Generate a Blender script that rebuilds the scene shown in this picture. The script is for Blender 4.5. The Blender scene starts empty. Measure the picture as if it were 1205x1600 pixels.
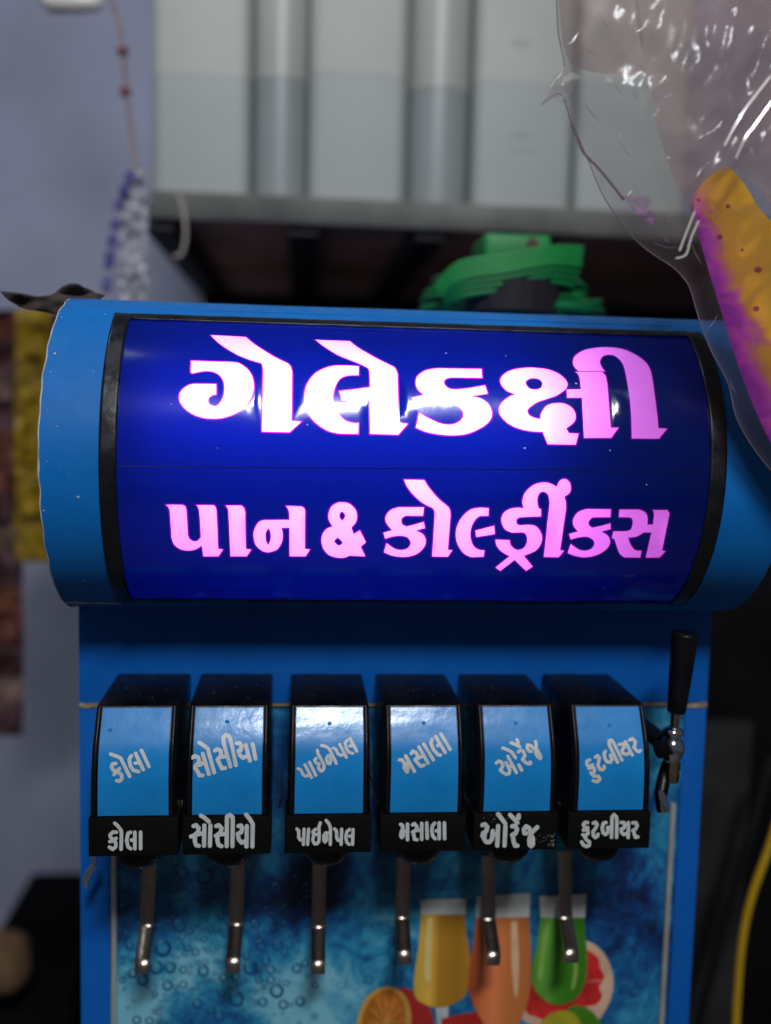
import bpy, bmesh, math, random
from mathutils import Vector, noise
from mathutils.geometry import delaunay_2d_cdt
random.seed(7)
S = bpy.context.scene
C = S.collection
# ------------------------------------------------------------------ camera
H = 1.35                                   # lens height above the floor
FPX, CX, CY = 1533.7, 602.5, 800.0         # focal length in photograph pixels
YAW, PITCH, ROLL = .0895, .0977, .0242
cy_, sy_, cp_, sp_ = math.cos(YAW), math.sin(YAW), math.cos(PITCH), math.sin(PITCH)
FW = Vector((sy_*cp_, cy_*cp_, -sp_)); R0 = Vector((cy_, -sy_, 0)); U0 = R0.cross(FW)
RT = R0*math.cos(ROLL) + U0*math.sin(ROLL); UP = -R0*math.sin(ROLL) + U0*math.cos(ROLL)
cam = bpy.data.cameras.new('camera'); co = bpy.data.objects.new('camera', cam); C.objects.link(co)
from mathutils import Matrix
m = Matrix((RT, UP, -FW)).transposed().to_4x4(); m.translation = Vector((0, 0, H)); co.matrix_world = m
cam.sensor_fit = 'HORIZONTAL'; cam.sensor_width = 36; cam.lens = 36*FPX/1205
cam.clip_start = .02; cam.clip_end = 50
cam.dof.use_dof = True; cam.dof.focus_distance = .69; cam.dof.aperture_fstop = 2.7
S.camera = co
S.view_settings.view_transform = 'Standard'; S.view_settings.look = 'None'
S.view_settings.exposure = 0; S.view_settings.gamma = 1
S.cycles.max_bounces = 10; S.cycles.transparent_max_bounces = 24
S.cycles.sample_clamp_indirect = 4
# ------------------------------------------------------------------ world: a dim room at night
W = bpy.data.worlds.new('World'); S.world = W; W.use_nodes = True
W.node_tree.nodes['Background'].inputs[0].default_value = (.48, .55, .68, 1)
W.node_tree.nodes['Background'].inputs[1].default_value = .10
def area(name, loc, target, sx, sy, power, col):
    l = bpy.data.lights.new(name, 'AREA'); l.shape = 'RECTANGLE'; l.size = sx; l.size_y = sy; l.energy = power; l.color = col
    o = bpy.data.objects.new(name, l); C.objects.link(o); o.location = loc
    d = Vector(target) - Vector(loc); o.rotation_euler = d.to_track_quat('-Z', 'Y').to_euler(); return o
lt = area('ceiling_tube_lamp', (0, 0, 0), (0, 1, 0), .68, .15, 44, (.94, .97, 1))
la, lb = Vector((-.14, -1.28, H+1.48)), Vector((.44, -.92, H+1.62)); lm_ = (la+lb)/2
zx = (lb-la).normalized(); zz = -(Vector((.1, .8, H-.1))-lm_); zz = (zz-zx*zz.dot(zx)).normalized(); yy = zz.cross(zx)
mt_ = Matrix((zx, yy, zz)).transposed().to_4x4(); mt_.translation = lm_; lt.matrix_world = mt_
area('shop_ceiling_lamp', (-.75, .75, H+1.45), (.2, 1.7, H+.2), 1.0, .12, 4, (.80, .90, 1))

# ------------------------------------------------------------------ helpers
def ray(px, py):
    return (FW + RT*((px-CX)/FPX) - UP*((py-CY)/FPX)).normalized()
O = Vector((0, 0, H))
def at(px, py, Y):
    d = ray(px, py); return O + d*(Y/d.y)
DY = .7922                                  # front face of the cabinet
XL, XR = -.1739, .3514                      # its two sides
YC, ZC, RC = .7965, H-.0359, .1204          # axis and radius of the drum
def oncyl(px, py, r=RC):
    d = ray(px, py); a = d.y*d.y + d.z*d.z; b = d.y*(-YC) + d.z*(H-ZC); c = YC*YC + (H-ZC)**2 - r*r
    disc = b*b - a*c
    t = (-b - math.sqrt(max(disc, 0)))/a; p = O + d*t
    return p.x, math.atan2(p.z-ZC, YC-p.y)
def cyl(x, th, r=RC): return Vector((x, YC - r*math.cos(th), ZC + r*math.sin(th)))

def N(mat): return mat.node_tree.nodes
def mat(name, col, rough=.5, metal=0, spec=.5, var=0, vscale=8, bump=0, bscale=40, coat=0, coat_rough=.05, trans=0, rvar=0):
    mm = bpy.data.materials.new(name); mm.use_nodes = True; nt = mm.node_tree; b = nt.nodes['Principled BSDF']
    b.inputs['Base Color'].default_value = (*col, 1); b.inputs['Roughness'].default_value = rough
    b.inputs['Metallic'].default_value = metal; b.inputs['Specular IOR Level'].default_value = spec
    b.inputs['Coat Weight'].default_value = coat; b.inputs['Coat Roughness'].default_value = coat_rough
    tc = nt.nodes.new('ShaderNodeTexCoord')
    if var:
        n = nt.nodes.new('ShaderNodeTexNoise'); n.inputs['Scale'].default_value = vscale; n.inputs['Detail'].default_value = 6
        nt.links.new(tc.outputs['Object'], n.inputs['Vector'])
        r = nt.nodes.new('ShaderNodeValToRGB'); r.color_ramp.elements[0].position = .3; r.color_ramp.elements[1].position = .72
        r.color_ramp.elements[0].color = tuple(c*(1-var) for c in col) + (1,)
        r.color_ramp.elements[1].color = tuple(min(1, c*(1+var)+.01*var) for c in col) + (1,)
        nt.links.new(n.outputs['Fac'], r.inputs['Fac']); nt.links.new(r.outputs['Color'], b.inputs['Base Color'])
    if rvar:
        n = nt.nodes.new('ShaderNodeTexNoise'); n.inputs['Scale'].default_value = 60; n.inputs['Detail'].default_value = 5
        nt.links.new(tc.outputs['Object'], n.inputs['Vector'])
        mr = nt.nodes.new('ShaderNodeMapRange'); mr.inputs[1].default_value = .35; mr.inputs[2].default_value = .7
        mr.inputs[3].default_value = rough; mr.inputs[4].default_value = rough + rvar
        nt.links.new(n.outputs['Fac'], mr.inputs[0]); nt.links.new(mr.outputs[0], b.inputs['Roughness'])
    if bump:
        n = nt.nodes.new('ShaderNodeTexNoise'); n.inputs['Scale'].default_value = bscale; n.inputs['Detail'].default_value = 4
        nt.links.new(tc.outputs['Object'], n.inputs['Vector'])
        bp = nt.nodes.new('ShaderNodeBump'); bp.inputs['Strength'].default_value = bump; bp.inputs['Distance'].default_value = .002
        nt.links.new(n.outputs['Fac'], bp.inputs['Height']); nt.links.new(bp.outputs['Normal'], b.inputs['Normal'])
        nt.links.new(bp.outputs['Normal'], b.inputs['Coat Normal'])
    return mm
M = {}
M['drum'] = mat('blue_laminate', (.002, .15, .50), .42, spec=.25, var=.16, vscale=9, bump=.35, bscale=16, rvar=.2)
M['cab'] = mat('blue_cabinet', (.001, .105, .44), .45, spec=.25, var=.12, vscale=9, bump=.15, bscale=30, rvar=.15)
M['black'] = mat('black_plastic', (.0016, .0014, .0026), .3, spec=.25, var=.4, vscale=30, bump=.12, bscale=220, rvar=.22)
M['band'] = mat('black_label_band', (.002, .002, .002), .55, spec=.12, var=.3, bump=.1, bscale=150)
M['tape'] = mat('black_vinyl_tape', (.006, .006, .010), .25, var=.3, bump=.5, bscale=60, rvar=.3)
M['sticker'] = mat('blue_sticker', (.005, .215, .56), .3, spec=.35, var=.10, vscale=26, bump=.10, bscale=100, coat=.30, coat_rough=.15, rvar=.2)
M['print'] = mat('white_lettering', (.60, .60, .59), .5, var=.12, vscale=120)
M['white'] = mat('grey_liner', (.10, .10, .10), .8)
M['edge'] = mat('worn_board_edge', (.30, .22, .15), .8, var=.4, vscale=90, bump=.5, bscale=200)
M['paper'] = mat('torn_paper_edge', (.55, .55, .52), .8, var=.3, vscale=90)
M['steel'] = mat('steel', (.40, .32, .27), .24, metal=1, var=.15, vscale=40, bump=.15, bscale=120)
M['chrome'] = mat('chrome', (.75, .75, .76), .12, metal=1, var=.1, vscale=60, bump=.1, bscale=90)
M['brass'] = mat('brass', (.45, .36, .22), .3, metal=1, var=.2, vscale=60)
M['trim'] = mat('aluminium_trim', (.42, .42, .40), .45, metal=.3, var=.15, vscale=30)
M['wall'] = mat('painted_wall', (.40, .42, .56), .85, var=.22, vscale=2.6, bump=.3, bscale=60)
M['dark'] = mat('dark_boards', (.003, .003, .0035), .9, spec=.05, var=.4, vscale=5, bump=.3)
M['floor'] = mat('stone_floor', (.12, .11, .10), .8, var=.3, vscale=3)
M['steelplate'] = mat('galvanised_edge', (.10, .098, .09), .55, metal=.2, var=.35, vscale=14, bump=.3, bscale=40)
M['plank'] = mat('brown_boards', (.72, .36, .27), .7, var=.35, vscale=6)
M['beam'] = mat('dark_beam', (.018, .014, .018), .6, var=.3)
M['tank'] = mat('milky_plastic', (.43, .44, .40), .5, var=.07, vscale=5, bump=.2, bscale=10)
M['tanklow'] = mat('milky_plastic_over_liquid', (.37, .395, .375), .5, var=.06, vscale=5, bump=.2, bscale=10)
M['tube'] = mat('grey_clear_plastic', (.42, .43, .39), .4, var=.07, vscale=6)
M['tubelow'] = mat('grey_clear_plastic_over_liquid', (.29, .32, .315), .4, var=.07, vscale=6)
M['green'] = mat('green_plastic', (.006, .22, .045), .5, var=.15, vscale=20)
M['greendk'] = mat('green_cable', (.004, .16, .05), .4, var=.3, vscale=30)
M['leaf'] = mat('brown_tape', (.045, .032, .026), .85, var=.45, vscale=60, bump=.8, bscale=90)
M['yellowcable'] = mat('yellow_cable', (.55, .33, .01), .45, var=.1)
M['blackcable'] = mat('black_cable', (.006, .006, .006), .5)
M['string'] = mat('pale_string', (.42, .36, .30), .8, var=.2)
M['redstring'] = mat('reddish_string', (.30, .23, .25), .8, var=.3, vscale=50)
M['purple'] = mat('purple_print', (.07, .05, .22), .5, var=.2)
M['clearpack'] = mat('crumpled_clear_wrap', (.42, .42, .46), .12, var=.25, vscale=60, bump=1, bscale=60, coat=.6)
M['lampwhite'] = mat('white_ceramic', (.75, .72, .66), .25)

def link(name, me, mt=None, parent=None, smooth=False):
    o = bpy.data.objects.new(name, me); C.objects.link(o)
    if mt: me.materials.append(mt)
    if parent: o.parent = parent
    if smooth:
        for p in me.polygons: p.use_smooth = True
    return o
def pymesh(name, vs, fs): 
    me = bpy.data.meshes.new(name); me.from_pydata([tuple(v) for v in vs], [], fs); me.update(); return me
def empty(name, loc, label, cat, group=None):
    o = bpy.data.objects.new(name, None); C.objects.link(o); o.location = loc; o['label'] = label; o['category'] = cat
    o.empty_display_size = .05
    if group: o['group'] = group
    return o
def tag(o, label=None, cat=None, group=None, kind=None):
    if label: o['label'] = label
    if cat: o['category'] = cat
    if group: o['group'] = group
    if kind: o['kind'] = kind
    return o
def adopt(o, p):                            # parent while keeping world coordinates of the mesh
    o.parent = p; l = Vector((0, 0, 0)); q = p
    while q: l += q.location; q = q.parent
    o.location = -l; return o
def bmobj(name, bm, mt, parent=None, smooth=False, auto=None):
    bmesh.ops.recalc_face_normals(bm, faces=bm.faces)
    me = bpy.data.meshes.new(name); bm.to_mesh(me); bm.free()
    o = link(name, me, mt, None, smooth)
    if parent: adopt(o, parent)
    if auto:
        for p in me.polygons: p.use_smooth = True
        for e in me.edges: pass
        try: me.set_sharp_from_angle(angle=math.radians(auto))
        except Exception: pass
    return o
def add_box(bm, x0, x1, y0, y1, z0, z1, bev=0, seg=2):
    b = bmesh.new()
    vs = [b.verts.new((x, y, z)) for x in (x0, x1) for y in (y0, y1) for z in (z0, z1)]
    for f in ((0,1,3,2),(4,6,7,5),(0,4,5,1),(2,3,7,6),(0,2,6,4),(1,5,7,3)): b.faces.new([vs[i] for i in f])
    if bev: bmesh.ops.bevel(b, geom=b.edges[:], offset=bev, segments=seg, profile=.6, affect='EDGES')
    me = bpy.data.meshes.new('t'); b.to_mesh(me); b.free(); bm.from_mesh(me); bpy.data.meshes.remove(me)
def box(name, x0, x1, y0, y1, z0, z1, mt, parent=None, bev=0, seg=2):
    bm = bmesh.new(); add_box(bm, x0, x1, y0, y1, z0, z1, bev, seg); return bmobj(name, bm, mt, parent, auto=40)
def add_tube(bm, pts, rad, n=12, cap=True):
    pts = [Vector(p) for p in pts]; rr = rad if hasattr(rad, '__len__') else [rad]*len(pts)
    rings = []; ref = None
    for i, p in enumerate(pts):
        t = (pts[min(i+1, len(pts)-1)] - pts[max(i-1, 0)]).normalized()
        if ref is None: ref = t.orthogonal()
        ref = (ref - t*ref.dot(t)).normalized(); bi = t.cross(ref)
        rings.append([bm.verts.new(p + (ref*math.cos(2*math.pi*k/n) + bi*math.sin(2*math.pi*k/n))*rr[i]) for k in range(n)])
    for a, b in zip(rings, rings[1:]):
        for k in range(n): bm.faces.new((a[k], a[(k+1) % n], b[(k+1) % n], b[k]))
    if cap: bm.faces.new(rings[0][::-1]); bm.faces.new(rings[-1])
def tube(name, pts, rad, mt, parent=None, n=12):
    bm = bmesh.new(); add_tube(bm, pts, rad, n); return bmobj(name, bm, mt, parent, auto=50)
def spline(pts, k=8, closed=False):
    P = [Vector(p) for p in pts]; out = []
    n = len(P)
    for i in range(n-1):
        p0, p1, p2, p3 = P[max(i-1, 0)], P[i], P[i+1], P[min(i+2, n-1)]
        for j in range(k):
            t = j/k
            out.append(.5*((2*p1) + (p2-p0)*t + (2*p0-5*p1+4*p2-p3)*t*t + (-p0+3*p1-3*p2+p3)*t**3))
    out.append(P[-1]); return out

# outline parser: "x,y" smooth points, "x,yc" corners; a closed loop
def loop(txt, off, s, k=4):
    raw = []
    for w in txt.split():
        c = w.endswith('c'); x, y = w.rstrip('c').split(','); raw.append((float(x)/s+off[0], float(y)/s+off[1], c))
    n = len(raw); out = []
    for i in range(n):
        a, b = raw[i], raw[(i+1) % n]
        if a[2] and b[2]: out.append((a[0], a[1])); continue
        p0 = a if a[2] else raw[i-1]; p3 = b if b[2] else raw[(i+2) % n]
        P = [Vector(q[:2]) for q in (p0, a, b, p3)]
        for j in range(k):
            t = j/k
            v = .5*((2*P[1]) + (P[2]-P[0])*t + (2*P[0]-5*P[1]+4*P[2]-P[3])*t*t + (-P[0]+3*P[1]-3*P[2]+P[3])*t**3)
            out.append((v.x, v.y))
    return out
def inside(p, poly):
    x, y = p; r = False; n = len(poly); j = n-1
    for i in range(n):
        xi, yi = poly[i]; xj, yj = poly[j]
        if (yi > y) != (yj > y) and x < (xj-xi)*(y-yi)/(yj-yi)+xi: r = not r
        j = i
    return r
def bb(poly):
    xs = [p[0] for p in poly]; ys = [p[1] for p in poly]; return min(xs), min(ys), max(xs), max(ys)
def cdt(loops, extra=()):
    vs = []; es = []
    for L in loops:
        b = len(vs); vs += [Vector(p) for p in L]; es += [(b+i, b+(i+1) % len(L)) for i in range(len(L))]
    vs += [Vector(p) for p in extra]
    r = delaunay_2d_cdt(vs, es, [], 0, 1e-7, False)
    return r[0], r[2]
def fill(test, loops, extra, fmap, name, mt, parent, smooth=True, cache=None):
    V, F = cache or cdt(loops, extra)
    used = {}; vs = []; fs = []
    for f in F:
        c = (sum(V[i].x for i in f)/3, sum(V[i].y for i in f)/3)
        if test(c):
            g = []
            for i in f:
                if i not in used: used[i] = len(vs); vs.append(fmap(V[i].x, V[i].y))
                g.append(used[i])
            fs.append(g)
    me = pymesh(name, vs, fs); o = link(name, me, mt, None, smooth)
    # make normals face the viewer side of the thing (towards -Y)
    me.update()
    if me.polygons and sum(p.normal.y*p.area for p in me.polygons) > 0: me.flip_normals()
    if parent: adopt(o, parent)
    return o

# ------------------------------------------------------------------ the machine
mach = empty('drink_dispenser', ((XL+XR)/2, DY+.2, 0), 'blue soda dispensing machine with lit purple sign drum and six black taps', 'drink dispenser')
# drum shell: cylinder with the sign window left open; laminate outside, white inside
TT, TB = 1.034, -1.060                     # sign opening, top and bottom angle
PX0, PX1 = -.1336, .3029
nx = 60; nth = 160
def jitter_left(th): return XL + .0012*noise.noise(Vector((th*9, 3, 1)))
def shell(name, r, mt, a0=-1.0, inner=False):
    vs = []; fs = []
    ths = [-1.62 + (3.75)*i/nth for i in range(nth+1)]
    ths = sorted(ths + [TT-.02, TB+.02])
    xs = sorted([XL + (XR-XL)*i/nx for i in range(nx+1)] + [PX0+.004, PX1-.004])
    for th in ths:
        for i, x in enumerate(xs):
            xx = jitter_left(th) if i == 0 else x
            vs.append(cyl(xx, th, r + .0004*noise.noise(Vector((x*9, th*3, 0)))))
    w = len(xs)
    for a in range(len(ths)-1):
        for b in range(w-1):
            tm = (ths[a]+ths[a+1])/2; xm = (xs[b]+xs[b+1])/2
            if TB+.02 < tm < TT-.02 and PX0+.004 < xm < PX1-.004: continue
            fs.append((a*w+b, a*w+b+1, (a+1)*w+b+1, (a+1)*w+b))
    me = pymesh(name, vs, fs); o = link(name, me, mt, None, True)
    me.update()
    if sum(p.normal.y*p.area for p in me.polygons) > 0: me.flip_normals()
    return adopt(o, mach)
drum = shell('drum_shell', RC, M['drum'])
shell('drum_liner', RC-.003, M['white'])
# rim between shell and liner on the left end, torn paper edge
bm = bmesh.new(); pr = None
for i in range(141):
    th = -1.62 + 3.75*i/140
    x = jitter_left(th); t = .0010 + .0012*max(0, noise.noise(Vector((th*14, 9, 2))))
    a = [bm.verts.new(cyl(x-t*.35, th, RC+.0003)), bm.verts.new(cyl(x+t*.5, th, RC+.00045)), bm.verts.new(cyl(x-t*.1, th, RC-.003))]
    if pr: bm.faces.new((pr[0], pr[1], a[1], a[0])); bm.faces.new((pr[2], pr[0], a[0], a[2]))
    pr = a
bmobj('drum_edge', bm, M['paper'], mach, True)
# end discs: the left closed in blue board, the right one recessed
def disc(name, x, mt, r=RC-.0032):
    vs = [cyl(x, 0, 0)] + [cyl(x, 2*math.pi*i/64, r) for i in range(64)]
    return adopt(link(name, pymesh(name, vs, [(0, i+1, (i+1) % 64+1) for i in range(64)]), mt), mach)
disc('end_disc', XL+.004, M['cab']); disc('end_disc', XR-.004, M['cab'])
# seam where the laminate laps, lower left
tube('laminate_seam', [cyl(XL+.002+.040*t, -1.13-.02*t, RC+.0004) for t in (0, .5, 1)], .0007, M['paper'], drum, 6)
tube('laminate_seam', [cyl(XL+.002+.50*t, 1.16+.0*t, RC-.0001) for t in [i/12 for i in range(12)]], .0004, M['cab'], drum, 6)

# --- sign lettering, traced as real outlines on the curved window
G = []   # list of (outer loops, hole loops)
a = (270, 510); s = 5.738
G.append(([loop("165,310c 540,322c 600,335 680,395 720,480 724,570 690,665 610,750 500,805 380,826 250,812 140,760 75,690 60,620 90,565 150,527 200,517c 388,520c 388,610c 350,618 318,650 325,695 370,717 405,710 445,655 465,570 455,490 410,430 340,402 270,402 175,422c 162,412c", a, s)], []))
G.append(([loop("343,80c 655,98c 730,160 830,225 930,285 1030,332c 1055,360 1070,410c 1063,850c 1150,855c 1048,948c 800,942c 812,400c 805,350 795,330c 690,300 560,245 440,170 380,120", a, s)], []))
a = (460, 510)
G.append(([loop("578,358c 400,352 290,370 180,430 110,530 92,640 115,760 190,860 300,935 400,960c 572,962c 575,870c 500,862 430,825 370,740 345,650 360,560 400,480 460,445 520,437c 576,437c", a, s)], []))
G.append(([loop("190,122c 498,135c 560,185 660,245 780,310 892,365c 910,390 925,430c 930,868c 1015,875c 930,970c 680,962c 680,640c 428,670c 405,582c 680,548c 675,420 660,375 630,358c 560,325 400,262 280,190 220,145", a, s)], []))
a = (640, 530)
G.append(([loop("645,270c 250,262c 150,280 75,330 57,390 75,450 130,500c 30,528c 65,608c 190,578 300,568 390,578 460,620 485,675 460,730 400,762 340,768 270,755 180,715 88,665c 58,792c 150,830 260,852 380,860 500,850 620,805 710,740 737,670 710,590 640,535 548,512c 698,488c 676,415c 540,440 400,452 340,435 308,395 320,360 370,343c 650,347c", a, s)], []))
G.append(([loop("1118,258 1250,275 1350,320 1412,385 1405,445c 1328,500 1248,530 1150,562 1090,600 1055,640 1075,685 1130,710 1176,717c 1180,670 1228,600 1308,575 1398,582 1468,630 1490,695 1468,750 1403,800c 1428,842c 1515,848c 1490,945c 1240,940c 1193,830c 1100,825 980,800 880,750 815,680 805,620 840,560 900,515 955,497c 870,460 820,400 820,350 870,300 960,268 1060,258", a, s)],
          [loop("1040,390 1070,358 1115,350 1170,365 1192,400 1175,440 1125,453 1070,440", a, s)]))
a = (840, 530)
G.append(([loop("338,294c 580,294c 610,330 626,400c 658,793c 728,793c 660,885c 417,885c 398,525c 266,525c 262,454c 390,450c 378,350 362,312", a, s)], []))
G.append(([loop("605,289c 370,287c 330,250 318,200 340,150 420,100 520,80 620,74 740,85 850,125 950,190 1005,260 1030,360 1050,500 1075,700 1083,798c 1162,803c 1088,893c 845,890c 840,700 825,520 790,310 760,215 700,155 640,140 585,155 560,200 575,250", a, s)], []))
a = (250, 770); s = 6.694
G.append(([loop("65,125c 235,127c 265,145 277,190c 292,440c 310,480 350,505 395,500 430,460c 418,250c 405,160 382,128c 560,130c 583,155 592,200c 608,583c 658,592c 612,662c 455,662c 438,550c 370,590 300,602 220,590 150,540 122,470c 105,190c 95,155", a, s)], []))
G.append(([loop("690,133c 850,133c 880,160 890,200c 900,585c 953,592c 908,662c 738,662c 718,200c 710,160", a, s)], []))
a = (410, 770)
G.append(([loop("250,138c 410,143c 440,165 447,210c 445,583c 497,592c 452,662c 287,662c 285,365c 200,365c 213,430 205,510 160,585 100,612 50,620 -10,600 -70,540 -92,450 -80,380 -40,310 10,285c 285,283c 282,200c 270,165", a, s)],
          [loop("62,368c 85,410 88,480 64,545c 38,500 36,420", a, s)]))
G.append(([loop("840,100 910,115 970,170 990,240 975,310 930,362c 955,432c 1020,393c 1082,515c 1028,562c 1075,662c 910,655c 860,675 800,678 710,655 650,600 620,520 628,440 670,380 735,350c 700,290 692,230 720,150 780,108", a, s)],
          [loop("835,195 868,235 850,275 835,290c 810,260 808,220", a, s), loop("790,465c 840,520 800,550 765,525 752,500", a, s)]))
a = (590, 740)
G.append(([loop("485,352c 220,352c 140,380 90,440 90,510 155,592c 62,618c 82,680c 160,655 240,648 310,665 348,720 320,775 260,798 180,785 95,728c 68,820c 150,855 260,870 370,855 460,800 505,720 480,640 400,595c 495,568c 482,505c 380,535 300,553c 260,530 248,490 265,455 300,438c 475,440c", a, s)], []))
G.append(([loop("280,65c 487,68c 540,150 640,265 735,345c 758,385 762,440c 735,795c 780,800c 735,868c 572,865c 600,430c 595,385 575,355c 480,310 380,225 310,135", a, s)], []))
G.append(([loop("1162,362c 1050,358 960,385 880,460 830,560 820,650 840,740 900,830 980,872c 1110,868c 1118,800c 1060,795 1000,750 970,650 985,550 1030,470 1080,440c 1158,440c", a, s),
           loop("20,595c 215,545c 222,630c 28,662c", (740, 740), s)], []))
a = (740, 740)
G.append(([loop("705,445c 480,455c 450,480 450,520 480,540c 620,538 690,590 718,670 695,750 640,810 525,858c 618,970c 550,1015c 430,900c 280,1015c 232,980c 378,862c 290,810 240,745 232,690c 378,695c 385,740 420,780 465,798 520,780 555,730 562,670 540,625 510,612c 400,615c 330,580 293,500 310,420 370,375 450,358 525,360c 512,290 540,200 620,125 700,97 780,97 870,138c 900,80 950,55 1000,85 1018,150 1000,205 950,240c 965,300 968,360c 905,800c 947,805c 890,873c 735,870c 798,300c 780,220 730,187 685,210 665,280 680,365c 705,370c", a, s)], []))
a = (880, 770)
G.append(([loop("500,172c 250,168c 160,200 108,270 108,340 155,403c 62,430c 80,488c 160,465 240,458 300,480 328,525 300,580 230,605 160,590 80,535c 48,628c 130,660 230,672 350,650 450,590 490,520 470,450 400,405c 498,378c 495,318c 400,345 305,365c 270,335 268,300 300,262 330,255c 495,253c", a, s)], []))
G.append(([loop("590,175c 800,175c 860,205 883,260 880,332c 940,332c 952,230c 948,200 940,180c 1090,180c 1112,215c 1035,600c 1072,610c 1005,675c 865,675c 925,413c 840,413c 770,455 680,468c 700,530 740,590 780,605c 820,605c 805,675c 640,673c 590,630 560,550 535,480c 510,475c 525,403c 650,402c 705,385 728,320 720,270 690,255c 583,253c", a, s)], []))
def uv(L):
    out = []
    for p in L:
        x, th = oncyl(*p, r=RC); out.append((x, th*RC))
    return out
G = [([uv(L) for L in o], [uv(L) for L in h]) for o, h in G]

def film_mat(name, front, trans, rough, spec=.5, weight=.5, grain=0):
    mm = bpy.data.materials.new(name); mm.use_nodes = True; nt = mm.node_tree; nt.nodes.clear()
    out = nt.nodes.new('ShaderNodeOutputMaterial'); ms = nt.nodes.new('ShaderNodeMixShader'); ms.inputs[0].default_value = weight
    p = nt.nodes.new('ShaderNodeBsdfPrincipled'); p.inputs['Base Color'].default_value = (*front, 1)
    p.inputs['Roughness'].default_value = rough; p.inputs['Specular IOR Level'].default_value = spec
    t = nt.nodes.new('ShaderNodeBsdfTranslucent'); t.inputs['Color'].default_value = (*trans, 1)
    tc = nt.nodes.new('ShaderNodeTexCoord')
    n2 = nt.nodes.new('ShaderNodeTexNoise'); n2.inputs['Scale'].default_value = 5; n2.inputs['Detail'].default_value = 7
    n2.inputs['Roughness'].default_value = .6
    mp = nt.nodes.new('ShaderNodeMapping'); mp.inputs['Scale'].default_value = (.5, 3, 3)
    nt.links.new(tc.outputs['Object'], mp.inputs[0]); nt.links.new(mp.outputs[0], n2.inputs['Vector'])
    mr = nt.nodes.new('ShaderNodeMapRange'); mr.inputs[1].default_value = .3; mr.inputs[2].default_value = .7
    mr.inputs[3].default_value = 1-grain; mr.inputs[4].default_value = 1+grain*.5
    mx = nt.nodes.new('ShaderNodeVectorMath'); mx.operation = 'SCALE'; mx.inputs[0].default_value = trans
    nt.links.new(n2.outputs['Fac'], mr.inputs[0]); nt.links.new(mr.outputs[0], mx.inputs['Scale']); nt.links.new(mx.outputs[0], t.inputs['Color'])
    n = nt.nodes.new('ShaderNodeTexNoise'); n.inputs['Scale'].default_value = 90; n.inputs['Detail'].default_value = 3
    nt.links.new(tc.outputs['Object'], n.inputs['Vector'])
    b = nt.nodes.new('ShaderNodeBump'); b.inputs['Strength'].default_value = .07; b.inputs['Distance'].default_value = .001
    nt.links.new(n.outputs['Fac'], b.inputs['Height']); nt.links.new(b.outputs[0], p.inputs['Normal'])
    nt.links.new(p.outputs[0], ms.inputs[1]); nt.links.new(t.outputs[0], ms.inputs[2]); nt.links.new(ms.outputs[0], out.inputs[0])
    return mm
M['film'] = film_mat('blue_sign_film', (.0, .010, .07), (.0003, .0050, .050), .15, .9, grain=.25)
M['glow'] = film_mat('white_sign_diffuser', (.16, .13, .16), (.62, .60, .62), .15, .9, grain=.05)
# sign film: everything in the window that is not a letter
border = []
v0, v1 = TB*RC, TT*RC
for i in range(80): border.append((PX0 + (PX1-PX0)*i/80, v0))
for i in range(50): border.append((PX1, v0 + (v1-v0)*i/50))
for i in range(80): border.append((PX1 - (PX1-PX0)*i/80, v1))
for i in range(50): border.append((PX0, v1 - (v1-v0)*i/50))
def offs(L, d):
    n = len(L); ar = sum(L[i][0]*L[(i+1) % n][1]-L[(i+1) % n][0]*L[i][1] for i in range(n)); sg = 1 if ar > 0 else -1; out = []
    for i in range(n):
        a_, b_, c_ = L[i-1], L[i], L[(i+1) % n]
        t1 = Vector((b_[0]-a_[0], b_[1]-a_[1])); t2 = Vector((c_[0]-b_[0], c_[1]-b_[1]))
        if t1.length < 1e-7 or t2.length < 1e-7: continue
        t1.normalize(); t2.normalize(); n1 = Vector((t1.y, -t1.x))*sg; n2 = Vector((t2.y, -t2.x))*sg; m1 = n1+n2
        if m1.length < .2: m1 = n1
        m1.normalize(); k = d/max(.55, m1.dot(n1)); out.append((b_[0]+m1.x*k, b_[1]+m1.y*k))
    return out
FR = [offs(L, .0010) for o, h in G for L in o]; FH = [offs(L, -.0008) for o, h in G for L in h]; HH = [L for o, h in G for L in h]
allL = [border] + [L for o, h in G for L in o+h] + FR + FH
boxes = [(bb(L), L) for o, h in G for L in o]
grid = [(PX0 + (PX1-PX0)*(i+.5)/74, v0 + (v1-v0)*(j+.5)/46) for i in range(74) for j in range(46)]
V, F = cdt(allL, grid)
def glyph_of(c):
    for gi, (o, h) in enumerate(G):
        for L in o:
            b = bb(L) if False else None
            if inside(c, L) and not any(inside(c, q) for q in h): return gi
    return -1
gb = [[bb(L) for L in o] for o, h in G]
own = []
for f in F:
    c = (sum(V[i].x for i in f)/3, sum(V[i].y for i in f)/3); r = -1
    for gi, (o, h) in enumerate(G):
        for L, b in zip(o, gb[gi]):
            if b[0] <= c[0] <= b[2] and b[1] <= c[1] <= b[3] and inside(c, L) and not any(inside(c, q) for q in h): r = gi; break
        if r >= 0: break
    if r < 0:
        for L in FR:
            if inside(c, L): r = -2; break
        for L, L2 in zip(HH, FH):
            if inside(c, L): r = -2 if not inside(c, L2) else -1
    own.append(r)
def sub(name, gi, mt, parent, r):
    used = {}; vs = []; fs = []
    for f, w in zip(F, own):
        if w != gi: continue
        g = []
        for i in f:
            if i not in used: used[i] = len(vs); vs.append(cyl(V[i].x, V[i].y/RC, r))
            g.append(used[i])
        fs.append(g)
    me = pymesh(name, vs, fs)
    if sum(p.normal.y*p.area for p in me.polygons) > 0: me.flip_normals()
    o = link(name, me, mt, None, True); adopt(o, parent); return o
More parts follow.
